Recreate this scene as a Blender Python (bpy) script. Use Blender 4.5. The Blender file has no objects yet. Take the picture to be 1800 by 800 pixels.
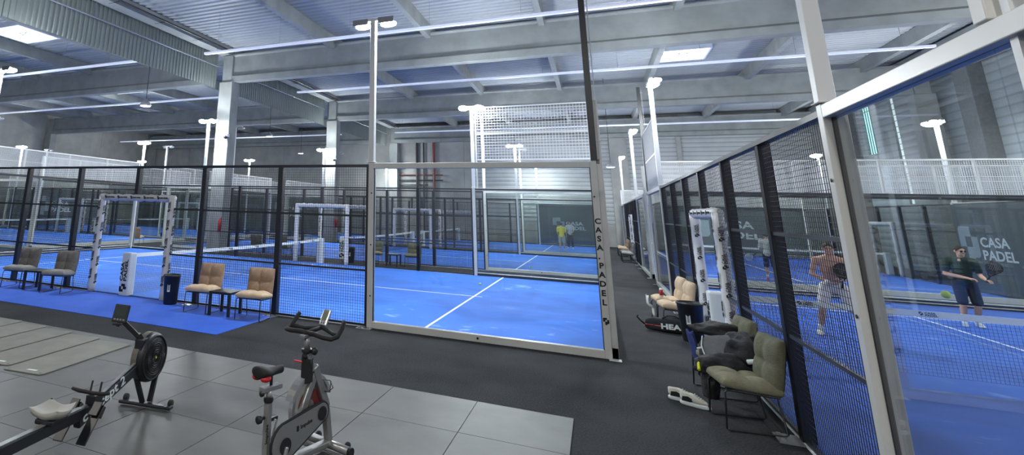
import bpy, bmesh, math, random
from mathutils import Matrix, Vector, Euler
random.seed(7)
PI = math.pi
sc = bpy.context.scene
COL = sc.collection
H = 2.95                 # height of the glass and mesh sides
YA = 9.89                # near side of the front left court
XC = 1.604               # corridor side of the right hand courts
YC = 1.37                # near end of the front right court

# ------------------------------------------------------------------ materials
def lin(c):
    return tuple(((x/12.92) if x <= 0.04045 else ((x+0.055)/1.055)**2.4) for x in c)
def mat(name, rgb, rough=0.5, metal=0.0, spec=0.5, noise=None, bump=None, emit=None, coat=0.0):
    """noise=(scale, amount) varies the colour, bump=(scale, strength)"""
    m = bpy.data.materials.new(name); m.use_nodes = True
    nt = m.node_tree; b = nt.nodes['Principled BSDF']
    c = lin(rgb) + (1,)
    b.inputs['Base Color'].default_value = c
    b.inputs['Roughness'].default_value = rough
    b.inputs['Metallic'].default_value = metal
    b.inputs['Specular IOR Level'].default_value = spec
    if coat: b.inputs['Coat Weight'].default_value = coat
    if noise or bump:
        tc = nt.nodes.new('ShaderNodeTexCoord')
    if noise:
        n = nt.nodes.new('ShaderNodeTexNoise'); n.inputs['Scale'].default_value = noise[0]
        n.inputs['Detail'].default_value = 5
        nt.links.new(tc.outputs['Object'], n.inputs['Vector'])
        r = nt.nodes.new('ShaderNodeValToRGB')
        a = noise[1]
        r.color_ramp.elements[0].position = 0.3; r.color_ramp.elements[1].position = 0.7
        r.color_ramp.elements[0].color = tuple(x*(1-a) for x in c[:3]) + (1,)
        r.color_ramp.elements[1].color = tuple(min(1, x*(1+a)) for x in c[:3]) + (1,)
        nt.links.new(n.outputs['Fac'], r.inputs['Fac'])
        nt.links.new(r.outputs['Color'], b.inputs['Base Color'])
    if bump:
        n2 = nt.nodes.new('ShaderNodeTexNoise'); n2.inputs['Scale'].default_value = bump[0]
        nt.links.new(tc.outputs['Object'], n2.inputs['Vector'])
        bp = nt.nodes.new('ShaderNodeBump'); bp.inputs['Strength'].default_value = bump[1]
        bp.inputs['Distance'].default_value = 0.01
        nt.links.new(n2.outputs['Fac'], bp.inputs['Height'])
        nt.links.new(bp.outputs['Normal'], b.inputs['Normal'])
    if emit:
        b.inputs['Emission Color'].default_value = lin(emit[0]) + (1,)
        b.inputs['Emission Strength'].default_value = emit[1]
    return m

def glass_mat(name, tint, refl=1.0):
    m = bpy.data.materials.new(name); m.use_nodes = True
    nt = m.node_tree; nt.nodes.clear()
    out = nt.nodes.new('ShaderNodeOutputMaterial')
    tr = nt.nodes.new('ShaderNodeBsdfTransparent'); tr.inputs[0].default_value = tint + (1,)
    gl = nt.nodes.new('ShaderNodeBsdfGlossy'); gl.inputs['Roughness'].default_value = 0.0
    gl.inputs['Color'].default_value = (refl, refl, refl, 1)
    fr = nt.nodes.new('ShaderNodeFresnel'); fr.inputs['IOR'].default_value = 1.5
    ge = nt.nodes.new('ShaderNodeNewGeometry'); mr = nt.nodes.new('ShaderNodeMapRange')
    mr.inputs['To Min'].default_value = 1.5; mr.inputs['To Max'].default_value = 1/1.5      # same reflectance on both faces of the pane
    nt.links.new(ge.outputs['Backfacing'], mr.inputs['Value']); nt.links.new(mr.outputs[0], fr.inputs['IOR'])
    mx = nt.nodes.new('ShaderNodeMixShader')
    nt.links.new(fr.outputs[0], mx.inputs[0]); nt.links.new(tr.outputs[0], mx.inputs[1])
    nt.links.new(gl.outputs[0], mx.inputs[2]); nt.links.new(mx.outputs[0], out.inputs[0])
    return m

M = {}
M['black'] = mat('black_powder_coat', (0.085, 0.10, 0.135), 0.38, spec=0.6)
M['wire'] = mat('black_wire', (0.07, 0.085, 0.12), 0.45)
M['white'] = mat('white_powder_coat', (0.80, 0.80, 0.78), 0.35, noise=(3, 0.05))
M['whitewire'] = mat('white_wire', (0.78, 0.79, 0.79), 0.4)
M['pole'] = mat('white_pole_paint', (0.84, 0.85, 0.85), 0.4)
M['vinyl'] = mat('white_vinyl_pad', (0.83, 0.83, 0.83), 0.4, bump=(9, 0.6), noise=(5, 0.05))
M['ink'] = mat('black_print', (0.05, 0.05, 0.06), 0.5)
M['signwhite'] = mat('white_print', (0.83, 0.86, 0.86), 0.5)
M['banner'] = mat('dark_green_grey_banner', (0.30, 0.335, 0.34), 0.6, noise=(1.2, 0.18))
M['glass'] = glass_mat('court_glass', (0.955, 0.972, 0.968), .62)
M['concrete'] = mat('precast_concrete', (0.53, 0.545, 0.54), 0.8, noise=(1.6, 0.14), bump=(25, 0.15))
M['concrete_dark'] = mat('grey_concrete_wall', (0.60, 0.605, 0.59), 0.85, noise=(0.8, 0.15), bump=(20, 0.15))
M['deck'] = mat('galvanised_roof_deck', (0.60, 0.62, 0.635), 0.5, metal=0.0, noise=(0.6, 0.08))
M['curtain'] = mat('grey_green_sheet', (0.47, 0.50, 0.49), 0.5, noise=(0.7, 0.08))
M['tray'] = mat('white_tray', (0.86, 0.88, 0.92), 0.4)
M['strip'] = mat('lit_strip', (0.86, 0.88, 0.92), 0.4, emit=((0.86, 0.89, 1.0), 0.30))
M['pipe'] = mat('grey_pipe', (0.5, 0.52, 0.55), 0.4, metal=0.4)
M['redpipe'] = mat('red_pipe', (0.45, 0.18, 0.17), 0.5)
M['darkpipe'] = mat('dark_pipe', (0.14, 0.12, 0.13), 0.5)
M['galv'] = mat('galvanised_steel', (0.62, 0.63, 0.63), 0.45, metal=0.7, noise=(8, 0.2))
M['lamp'] = mat('lit_led_lens', (1, 1, 1), 0.5, emit=((0.96, 0.985, 1.0), 820))
M['bay'] = mat('high_bay_lens', (1, 1, 1), .5, emit=((1.0, 0.98, 0.94), 420))
M['lensoff'] = mat('unlit_lens', (0.75, 0.76, 0.76), 0.3)
M['housing'] = mat('lamp_housing', (0.55, 0.56, 0.58), 0.4, metal=0.3)
M['pend'] = mat('pendant_lens', (0.9, 0.9, 0.9), 0.4, emit=((0.95, 0.97, 1.0), 4))
M['sky'] = mat('skylight_dome', (0.9, 0.95, 0.95), 0.4, emit=((0.92, 0.97, 0.95), 3.0))
M['cyan'] = mat('daylit_window', (0.6, 0.9, 0.9), 0.4, emit=((0.63, 0.89, 0.89), 1.4))
M['rim'] = mat('brown_grey_screen', (0.36, 0.34, 0.32), 0.6)
M['tan'] = mat('tan_corduroy', (0.57, 0.475, 0.395), 0.9, noise=(14, 0.13), bump=(60, 0.5))
M['cream'] = mat('cream_cushion', (0.76, 0.67, 0.56), 0.9, noise=(10, 0.08), bump=(60, 0.4))
M['taupe'] = mat('taupe_corduroy', (0.40, 0.385, 0.375), 0.9, noise=(14, 0.13), bump=(60, 0.5))
M['ltaupe'] = mat('light_taupe_corduroy', (0.53, 0.53, 0.51), 0.9, noise=(14, 0.1), bump=(60, 0.5))
M['olive'] = mat('olive_corduroy', (0.38, 0.38, 0.31), 0.9, noise=(14, 0.15), bump=(60, 0.5))
M['lolive'] = mat('pale_olive_corduroy', (0.47, 0.46, 0.37), 0.9, noise=(14, 0.13), bump=(60, 0.5))
M['plastic'] = mat('black_plastic', (0.10, 0.11, 0.13), 0.4)
M['rubber'] = mat('black_rubber', (0.07, 0.07, 0.08), 0.7)
M['bagfab'] = mat('black_fabric', (0.09, 0.095, 0.11), 0.85, noise=(12, 0.3), bump=(30, 0.6))
M['greyfab'] = mat('grey_fabric', (0.36, 0.37, 0.38), 0.85, noise=(9, 0.15), bump=(40, 0.5))
M['bluefab'] = mat('blue_fabric', (0.13, 0.20, 0.42), 0.85, noise=(9, 0.2), bump=(30, 0.5))
M['yellow'] = mat('yellow_trim', (0.80, 0.85, 0.10), 0.6)
M['red'] = mat('red_plastic', (0.72, 0.12, 0.15), 0.45)
M['silver'] = mat('silver_paint', (0.60, 0.60, 0.60), 0.32, metal=0.55)
M['lsilver'] = mat('bright_silver', (0.78, 0.78, 0.78), 0.25, metal=0.7)
M['grey'] = mat('mid_grey_plastic', (0.50, 0.51, 0.50), 0.5)
M['seatgrey'] = mat('grey_moulded_seat', (0.58, 0.575, 0.55), 0.6)
M['screen'] = mat('lcd_screen', (0.42, 0.45, 0.40), 0.3)
M['darkscreen'] = mat('dark_lcd_screen', (0.16, 0.19, 0.18), 0.25)
M['mat'] = mat('grey_exercise_mat', (0.475, 0.47, 0.445), 0.8, noise=(3, 0.12), bump=(60, 0.4))
M['skin'] = mat('skin', (0.78, 0.62, 0.53), 0.6, noise=(6, 0.06))
M['hair'] = mat('dark_brown_hair', (0.16, 0.12, 0.10), 0.7, bump=(80, 0.8))
M['wshirt'] = mat('white_cotton', (0.80, 0.80, 0.76), 0.9, noise=(8, 0.06))
M['wshort'] = mat('white_shorts_cloth', (0.82, 0.81, 0.80), 0.9, noise=(8, 0.06))
M['beige'] = mat('beige_shorts_cloth', (0.68, 0.66, 0.62), 0.9)
M['navy'] = mat('navy_cloth', (0.10, 0.14, 0.28), 0.9, noise=(7, 0.15))
M['dgreen'] = mat('dark_green_cloth', (0.13, 0.21, 0.17), 0.9, noise=(7, 0.15))
M['dark'] = mat('charcoal_cloth', (0.11, 0.12, 0.14), 0.9, noise=(7, 0.15))
M['yshirt'] = mat('yellow_cloth', (0.85, 0.80, 0.22), 0.9, noise=(7, 0.06))
M['redshoe'] = mat('coral_shoe', (0.88, 0.22, 0.24), 0.6)
M['ball'] = mat('yellow_felt', (0.80, 0.90, 0.30), 0.9, bump=(120, 0.5))
M['leaf'] = mat('green_leaf', (0.25, 0.42, 0.15), 0.6, noise=(5, 0.3))

def carpet_mat():
    m = mat('dark_carpet', (0.155, 0.165, 0.18), 0.95, spec=0.2)
    nt = m.node_tree; b = nt.nodes['Principled BSDF']
    tc = nt.nodes.new('ShaderNodeTexCoord')
    n = nt.nodes.new('ShaderNodeTexNoise'); n.inputs['Scale'].default_value = 55; n.inputs['Detail'].default_value = 6
    n2 = nt.nodes.new('ShaderNodeTexNoise'); n2.inputs['Scale'].default_value = 1.1; n2.inputs['Detail'].default_value = 4
    nt.links.new(tc.outputs['Object'], n.inputs['Vector']); nt.links.new(tc.outputs['Object'], n2.inputs['Vector'])
    ad = nt.nodes.new('ShaderNodeMath'); ad.operation = 'MULTIPLY_ADD'
    nt.links.new(n2.outputs['Fac'], ad.inputs[0]); ad.inputs[1].default_value = 0.5; nt.links.new(n.outputs['Fac'], ad.inputs[2])
    r = nt.nodes.new('ShaderNodeValToRGB')
    r.color_ramp.elements[0].position = 0.55; r.color_ramp.elements[0].color = lin((0.10, 0.105, 0.115)) + (1,)
    r.color_ramp.elements[1].position = 0.95; r.color_ramp.elements[1].color = lin((0.215, 0.22, 0.235)) + (1,)
    nt.links.new(ad.outputs[0], r.inputs['Fac']); nt.links.new(r.outputs['Color'], b.inputs['Base Color'])
    bp = nt.nodes.new('ShaderNodeBump'); bp.inputs['Strength'].default_value = 0.5; bp.inputs['Distance'].default_value = 0.01
    nt.links.new(n.outputs['Fac'], bp.inputs['Height']); nt.links.new(bp.outputs['Normal'], b.inputs['Normal'])
    return m
M['carpet'] = carpet_mat()

def turf_mat(name, base, sand):
    m = mat(name, base, 0.75, spec=0.25)
    nt = m.node_tree; b = nt.nodes['Principled BSDF']
    tc = nt.nodes.new('ShaderNodeTexCoord')
    def noise(s, d, dist=0.0):
        n = nt.nodes.new('ShaderNodeTexNoise'); n.inputs['Scale'].default_value = s; n.inputs['Detail'].default_value = d
        n.inputs['Distortion'].default_value = dist
        nt.links.new(tc.outputs['Object'], n.inputs['Vector']); return n
    big = noise(0.55, 5, 1.0); fine = noise(2.6, 8, 0.6); grain = noise(90, 3)
    r = nt.nodes.new('ShaderNodeValToRGB')
    r.color_ramp.elements[0].position = 0.35; r.color_ramp.elements[0].color = lin([x*0.93 for x in base]) + (1,)
    r.color_ramp.elements[1].position = 0.75; r.color_ramp.elements[1].color = lin([min(1, x*1.10+0.015) for x in base]) + (1,)
    nt.links.new(big.outputs['Fac'], r.inputs['Fac'])
    ad = nt.nodes.new('ShaderNodeMath'); ad.operation = 'MULTIPLY'
    nt.links.new(big.outputs['Fac'], ad.inputs[0]); nt.links.new(fine.outputs['Fac'], ad.inputs[1])
    s = nt.nodes.new('ShaderNodeValToRGB')
    s.color_ramp.elements[0].position = 0.36; s.color_ramp.elements[0].color = (0, 0, 0, 1)
    s.color_ramp.elements[1].position = 0.50; s.color_ramp.elements[1].color = (sand, sand, sand, 1)
    nt.links.new(ad.outputs[0], s.inputs['Fac'])
    mx = nt.nodes.new('ShaderNodeMix'); mx.data_type = 'RGBA'
    nt.links.new(s.outputs['Color'], mx.inputs[0]); nt.links.new(r.outputs['Color'], mx.inputs[6])
    mx.inputs[7].default_value = lin((0.72, 0.80, 0.90)) + (1,)
    nt.links.new(mx.outputs[2], b.inputs['Base Color'])
    bp = nt.nodes.new('ShaderNodeBump'); bp.inputs['Strength'].default_value = 0.3; bp.inputs['Distance'].default_value = 0.006
    nt.links.new(grain.outputs['Fac'], bp.inputs['Height']); nt.links.new(bp.outputs['Normal'], b.inputs['Normal'])
    return m
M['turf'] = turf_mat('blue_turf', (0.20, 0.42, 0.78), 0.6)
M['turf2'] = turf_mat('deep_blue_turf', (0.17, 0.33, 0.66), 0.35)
M['blue_carpet'] = mat('blue_carpet', (0.16, 0.36, 0.78), 0.9, noise=(2.5, 0.07), bump=(80, 0.3))
M['line'] = mat('white_court_line', (0.86, 0.88, 0.90), 0.7, noise=(5, 0.06))

def tile_mat():
    m = mat('rubber_tile', (0.38, 0.385, 0.385), 0.5, spec=0.5)
    nt = m.node_tree; b = nt.nodes['Principled BSDF']
    tc = nt.nodes.new('ShaderNodeTexCoord')
    n = nt.nodes.new('ShaderNodeTexNoise'); n.inputs['Scale'].default_value = 2.2; n.inputs['Detail'].default_value = 7
    g = nt.nodes.new('ShaderNodeTexNoise'); g.inputs['Scale'].default_value = 140
    at = nt.nodes.new('ShaderNodeAttribute'); at.attribute_name = 'tone'
    for q in (n, g): nt.links.new(tc.outputs['Object'], q.inputs['Vector'])
    ad = nt.nodes.new('ShaderNodeMath'); ad.operation = 'MULTIPLY_ADD'; ad.inputs[1].default_value = 0.35
    nt.links.new(at.outputs['Fac'], ad.inputs[0]); nt.links.new(n.outputs['Fac'], ad.inputs[2])
    r = nt.nodes.new('ShaderNodeValToRGB')
    r.color_ramp.elements[0].position = 0.3; r.color_ramp.elements[0].color = lin((0.222, 0.225, 0.222)) + (1,)
    r.color_ramp.elements[1].position = 0.95; r.color_ramp.elements[1].color = lin((0.318, 0.32, 0.31)) + (1,)
    nt.links.new(ad.outputs[0], r.inputs['Fac']); nt.links.new(r.outputs['Color'], b.inputs['Base Color'])
    bp = nt.nodes.new('ShaderNodeBump'); bp.inputs['Strength'].default_value = 0.25; bp.inputs['Distance'].default_value = 0.004
    nt.links.new(g.outputs['Fac'], bp.inputs['Height']); nt.links.new(bp.outputs['Normal'], b.inputs['Normal'])
    return m
M['tile'] = tile_mat()

def siding_mat(name, rgb, dark, scale):
    m = mat(name, rgb, 0.6)
    nt = m.node_tree; b = nt.nodes['Principled BSDF']
    tc = nt.nodes.new('ShaderNodeTexCoord')
    w = nt.nodes.new('ShaderNodeTexWave'); w.wave_type = 'BANDS'; w.bands_direction = 'Z'; w.inputs['Scale'].default_value = scale
    w.inputs['Distortion'].default_value = 0.0
    n = nt.nodes.new('ShaderNodeTexNoise'); n.inputs['Scale'].default_value = 0.9; n.inputs['Detail'].default_value = 6
    nt.links.new(tc.outputs['Object'], w.inputs['Vector']); nt.links.new(tc.outputs['Object'], n.inputs['Vector'])
    r = nt.nodes.new('ShaderNodeValToRGB')
    r.color_ramp.elements[0].position = 0.0; r.color_ramp.elements[0].color = lin(dark) + (1,)
    r.color_ramp.elements[1].position = 0.25; r.color_ramp.elements[1].color = lin(rgb) + (1,)
    nt.links.new(w.outputs['Fac'], r.inputs['Fac'])
    mx = nt.nodes.new('ShaderNodeMix'); mx.data_type = 'RGBA'; mx.blend_type = 'MULTIPLY'; mx.inputs[0].default_value = 0.35
    nt.links.new(r.outputs['Color'], mx.inputs[6]); nt.links.new(n.outputs['Fac'], mx.inputs[7])
    nt.links.new(mx.outputs[2], b.inputs['Base Color'])
    bp = nt.nodes.new('ShaderNodeBump'); bp.inputs['Strength'].default_value = 0.6; bp.inputs['Distance'].default_value = 0.03
    nt.links.new(w.outputs['Fac'], bp.inputs['Height']); nt.links.new(bp.outputs['Normal'], b.inputs['Normal'])
    return m
M['siding2'] = siding_mat('grey_horizontal_siding', (0.56, 0.59, 0.61), (0.47, 0.50, 0.52), 0.9)
M['siding'] = siding_mat('pale_horizontal_siding', (0.72, 0.74, 0.74), (0.58, 0.60, 0.61), 1.0)

# ------------------------------------------------------------------ mesh collector
class G:
    def __init__(self): self.v = []; self.f = []
    def add(self, vs, fs, X=None):
        n = len(self.v)
        self.v += [tuple(X @ Vector(p)) if X else tuple(p) for p in vs]
        self.f += [tuple(n+i for i in f) for f in fs]; return self
    def box(self, x0, x1, y0, y1, z0, z1, X=None):
        vs = [(x, y, z) for z in (z0, z1) for y in (y0, y1) for x in (x0, x1)]
        return self.add(vs, [(0,2,3,1),(4,5,7,6),(0,1,5,4),(2,6,7,3),(0,4,6,2),(1,3,7,5)], X)
    def bc(self, c, s, X=None):
        return self.box(c[0]-s[0]/2, c[0]+s[0]/2, c[1]-s[1]/2, c[1]+s[1]/2, c[2]-s[2]/2, c[2]+s[2]/2, X)
    def bar(self, p, q, w, h):
        """box beam from p to q, w across (horizontal), h the other way"""
        p = Vector(p); q = Vector(q); d = q-p; L = d.length; d.normalize()
        up = Vector((0,0,1)) if abs(d.z) < 0.95 else Vector((0,1,0))
        s = d.cross(up).normalized(); u = s.cross(d)
        X = Matrix((s, d, u)).transposed().to_4x4(); X.translation = p
        return self.box(-w/2, w/2, 0, L, -h/2, h/2, X)
    def tube(self, pts, r, seg=8, caps=True):
        pts = [Vector(p) for p in pts]; n = len(pts)
        rr = r if isinstance(r, (list, tuple)) else [r]*n
        base = len(self.v); last = None
        for i, p in enumerate(pts):
            d = (pts[min(i+1, n-1)]-pts[max(i-1, 0)]).normalized()
            if last is None:
                a = Vector((0,0,1)) if abs(d.z) < 0.9 else Vector((1,0,0))
                s = d.cross(a).normalized()
            else:
                s = (last - d*last.dot(d)).normalized()
            last = s; u = d.cross(s)
            for k in range(seg):
                t = 2*PI*k/seg
                self.v.append(tuple(p + (s*math.cos(t)+u*math.sin(t))*rr[i]))
        for i in range(n-1):
            for k in range(seg):
                a = base+i*seg+k; b = base+i*seg+(k+1) % seg
                self.f.append((a, b, b+seg, a+seg))
        if caps:
            self.f.append(tuple(base+k for k in reversed(range(seg))))
            self.f.append(tuple(base+(n-1)*seg+k for k in range(seg)))
        return self
    def lathe(self, prof, seg=24, X=None, close=True):
        vs = []; fs = []; n = len(prof)
        for r, z in prof:
            for k in range(seg): vs.append((r*math.cos(2*PI*k/seg), r*math.sin(2*PI*k/seg), z))
        for i in range(n-1):
            for k in range(seg):
                a = i*seg+k; b = i*seg+(k+1) % seg; fs.append((a, b, b+seg, a+seg))
        if close:
            fs.append(tuple(reversed(range(seg)))); fs.append(tuple((n-1)*seg+k for k in range(seg)))
        return self.add(vs, fs, X)
    def prism(self, poly, d0, d1, X=None):
        n = len(poly)
        vs = [(x, y, d0) for x, y in poly]+[(x, y, d1) for x, y in poly]
        fs = [tuple(reversed(range(n))), tuple(range(n, 2*n))]+[(i, (i+1) % n, n+(i+1) % n, n+i) for i in range(n)]
        return self.add(vs, fs, X)
    def ball(self, c, r, seg=16, rings=10, X=None):
        if not isinstance(r, (tuple, list)): r = (r, r, r)
        vs = [(c[0], c[1], c[2]-r[2])]; fs = []
        for i in range(1, rings):
            a = -PI/2+PI*i/rings
            for k in range(seg):
                t = 2*PI*k/seg
                vs.append((c[0]+r[0]*math.cos(a)*math.cos(t), c[1]+r[1]*math.cos(a)*math.sin(t), c[2]+r[2]*math.sin(a)))
        vs.append((c[0], c[1], c[2]+r[2])); L = len(vs)-1
        for k in range(seg):
            fs.append((0, 1+(k+1) % seg, 1+k)); fs.append((L, L-seg+k, L-seg+(k+1) % seg))
        for i in range(rings-2):
            for k in range(seg):
                a = 1+i*seg+k; b = 1+i*seg+(k+1) % seg; fs.append((a, b, b+seg, a+seg))
        return self.add(vs, fs, X)
    def wires(self, x0, x1, z0, z1, pitch, r, y=0.0, pz=None):
        """welded mesh in the local xz plane: thin square wires"""
        nx = max(1, round((x1-x0)/pitch)); nz = max(1, round((z1-z0)/(pz or pitch)))
        for i in range(nx+1):
            x = x0+(x1-x0)*i/nx; self._w((x, y, z0), (x, y, z1), r, 0)
        for i in range(nz+1):
            z = z0+(z1-z0)*i/nz; self._w((x0, y+r*1.4, z), (x1, y+r*1.4, z), r, 1)
        return self
    def _w(self, p, q, r, k):
        n = len(self.v)
        o = [(-r, -r, 0), (r, -r, 0), (r, r, 0), (-r, r, 0)] if k == 0 else [(0, -r, -r), (0, r, -r), (0, r, r), (0, -r, r)]
        for e in (p, q):
            for d in o: self.v.append((e[0]+d[0], e[1]+d[1], e[2]+d[2]))
        for i in range(4): j = (i+1) % 4; self.f.append((n+i, n+j, n+4+j, n+4+i))
    def build(self, name, m, parent=None, smooth=False, bevel=0, sub=0, loc=None, solid=0):
        me = bpy.data.meshes.new(name); me.from_pydata(self.v, [], self.f); me.update()
        o = bpy.data.objects.new(name, me); COL.objects.link(o)
        if isinstance(m, str): m = M[m]
        me.materials.append(m)
        if smooth:
            for p in me.polygons: p.use_smooth = True
        if bevel:
            b = o.modifiers.new('b', 'BEVEL'); b.width = bevel; b.segments = 2; b.limit_method = 'ANGLE'; b.angle_limit = 0.6
        if solid:
            s_ = o.modifiers.new('so', 'SOLIDIFY'); s_.thickness = solid; s_.offset = 0
        if sub:
            s = o.modifiers.new('s', 'SUBSURF'); s.levels = sub; s.render_levels = sub
        if parent: o.parent = parent
        if loc: o.location = loc
        return o

def tag(o, label, cat, group=None):
    o['label'] = label; o['category'] = cat
    if group: o['group'] = group
    return o
def empty(name, loc=(0,0,0), rz=0, label=None, cat=None, group=None):
    o = bpy.data.objects.new(name, None); COL.objects.link(o); o.empty_display_size = 0.1
    o.location = loc; o.rotation_euler = (0, 0, rz)
    if label: tag(o, label, cat, group)
    return o
def struct(o, label=None):
    o['kind'] = 'structure'
    if label: o['label'] = label
    return o
def dup(root, loc=None, rz=None, label=None, group=None):
    def cp(o, par):
        c = o.copy(); COL.objects.link(c); c.parent = par
        for ch in o.children: cp(ch, c)
        return c
    r = cp(root, None)
    if loc is not None: r.location = loc
    if rz is not None: r.rotation_euler = (0, 0, rz)
    if label: r['label'] = label
    if group: r['group'] = group
    return r

# ------------------------------------------------------------------ lettering and mark
def text_mesh(name, body, size, m, parent, X, bold=0.0, sx=1.0, depth=0.002, spacing=1.0, align='LEFT'):
    cu = bpy.data.curves.new(name, 'FONT'); cu.body = body; cu.size = size; cu.extrude = depth
    cu.offset = bold; cu.space_character = spacing; cu.align_x = align; cu.resolution_u = 3
    t = bpy.data.objects.new(name, cu); COL.objects.link(t)
    bpy.context.view_layer.update()
    me = bpy.data.meshes.new_from_object(t.evaluated_get(bpy.context.evaluated_depsgraph_get()))
    bpy.data.objects.remove(t)
    me.transform(X @ Matrix.Scale(sx, 4, (1,0,0)))
    me.materials.clear(); me.materials.append(M[m] if isinstance(m, str) else m)
    o = bpy.data.objects.new(name, me); COL.objects.link(o); o.parent = parent
    return o
def arc(cx, cy, r, a0, a1, n=5): return [(cx+r*math.cos(math.radians(a0+(a1-a0)*i/n)), cy+r*math.sin(math.radians(a0+(a1-a0)*i/n))) for i in range(n+1)]
def logo_polys():
    # grid of cells, x to the right, y up; top of the mark at y = 3.65
    a = [(0,1.65),(1,1.65),(1,2.65),(2,2.65),(2,3.65)]+arc(.45,3.2,.45,90,180)
    b = [(2,2.65),(2,1.65),(1,1.65),(1,.65),(2.0,.65)]+[(2.55,.65)]+arc(2.55,1.1,.45,-90,0)+[(3,2.65)]
    c = [(1,.65)]+arc(1.4,.4,.4,180,270)+[(2,0),(2,.65)]
    return [a, b, c]
def logo(name, m, parent, X, s, depth=0.002):
    g = G()
    for p in logo_polys(): g.prism([(x*s, y*s) for x, y in p], -depth, depth, X)
    return g.build(name, m, parent)
def T(x, y, z): return Matrix.Translation((x, y, z))
def R(a, ax): return Matrix.Rotation(math.radians(a), 4, ax)
FACE = R(90, 'X')            # text lies in xz plane, read from -y
"""X for text on a face looking to local -y: T(...) @ FACE"""
# ------------------------------------------------------------------ the hall
XL, XR, YB, YF = -45.0, 14.25, 46.2, -14.0      # left wall, right wall, back wall, how far the hall is built towards the viewer
ROOF = 9.75
struct(G().box(XL, XR, YF, YB, -0.12, 0).build('floor', 'carpet'), 'dark charcoal carpet floor of the hall')
# rubber gym tiles, one metre, with open joints
g = G(); tones = []
for i in range(14):
    for j in range(9):
        x1 = -0.44-i; y1 = 6.84-j
        g.box(x1-0.993, x1, y1-0.993, y1, 0.0, 0.012); tones.append(random.random())
t = g.build('floor', 'tile'); struct(t, 'grey rubber gym tile flooring'); t.location.z = 0.001
at_ = t.data.attributes.new('tone', 'FLOAT', 'FACE')
for k in range(len(t.data.polygons)): at_.data[k].value = tones[k//6]
struct(G().box(-24, -5.88, 7.88, 9.84, 0.001, 0.008).build('floor', 'blue_carpet'), 'bright blue carpet strip in front of the left court')

# roof deck with ribs running across
g = G(); n = int((YB-YF)/0.33); y = YF
for i in range(n+1):
    y = YF+i*0.33
    a = [(y, ROOF), (y+.16, ROOF), (y+.20, ROOF-.055), (y+.29, ROOF-.055), (y+.33, ROOF)]
    for (p, q) in zip(a[:-1], a[1:]):
        g.add([(XL, p[0], p[1]), (XR, p[0], p[1]), (XR, q[0], q[1]), (XL, q[0], q[1])], [(0,1,2,3)])
g.box(XL, XR, YF, YB+.4, ROOF+.12, ROOF+.2)
struct(g.build('ceiling', 'deck'), 'ribbed pale grey metal roof deck')

# precast main beams
BY = [-3.0, 9.0, 21.0, 33.0, 45.4]
COLX = [-44.4, -16.0, 13.7]
def i_beam(x0, x1, y, zb, zt, w=0.42):
    g = G()
    p = [(-w/2, zb), (w/2, zb), (w/2, zb+.28), (w/4, zb+.38), (w/4, zt-.12), (w*.42, zt-.05), (w*.42, zt), (-w*.42, zt), (-w*.42, zt-.05), (-w/4, zt-.12), (-w/4, zb+.38), (-w/2, zb+.28)]
    X = T(x0, y, 0) @ R(90, 'Y') @ R(90, 'Z')
    # poly in (y,z) swept along x
    n = len(p)
    vs = [(x0, y+a, b) for a, b in p]+[(x1, y+a, b) for a, b in p]
    fs = [tuple(reversed(range(n))), tuple(range(n, 2*n))]+[(i, (i+1) % n, n+(i+1) % n, n+i) for i in range(n)]
    g.add(vs, fs); return g
for y in (21.0, 33.0, 45.4):
    struct(i_beam(-15.7, 13.4, y, 7.95, 9.35).build('beam', 'concrete'), 'long pale precast concrete main beam')
    struct(i_beam(-44.1, -17.1, y, 7.95, 9.35).build('beam', 'concrete'), 'precast concrete main beam of the left bay')
# purlins along the hall
for k in range(6):
    x = -10.25+4.42*k
    if x < XR-1: struct(G().box(x-.11, x+.11, YF, YB, ROOF-.62, ROOF-.06).build('purlin', 'concrete'), 'concrete purlin running away along the roof')
for k in range(5):
    x = -21.0-4.6*k
    struct(G().box(x-.11, x+.11, YF, YB, ROOF-.62, ROOF-.06).build('purlin', 'concrete'), 'concrete purlin over the left bay')
# columns
for x in COLX:
    for y in (21.0, 33.0, 45.7):
        if abs(x+16) < .3 or y > 22:
            if x == -16.0: x = -15.88
            struct(G().box(x-.38, x+.38, y-.3, y+.3, 0, 7.95).box(x-.28, x+.28, y-.24, y+.24, 7.9, 9.3).build('column', 'concrete', bevel=.02), 'square precast concrete column')
# depth beams on the column lines
struct(G().box(-16.32, -15.72, YF, YB, 9.32, 9.68).build('beam', 'concrete'), 'concrete edge beam above the smoke curtain')
struct(G().box(13.3, 14.0, YF, YB, 8.5, 9.6).build('beam', 'concrete'), 'concrete edge beam along the right wall')
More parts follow.
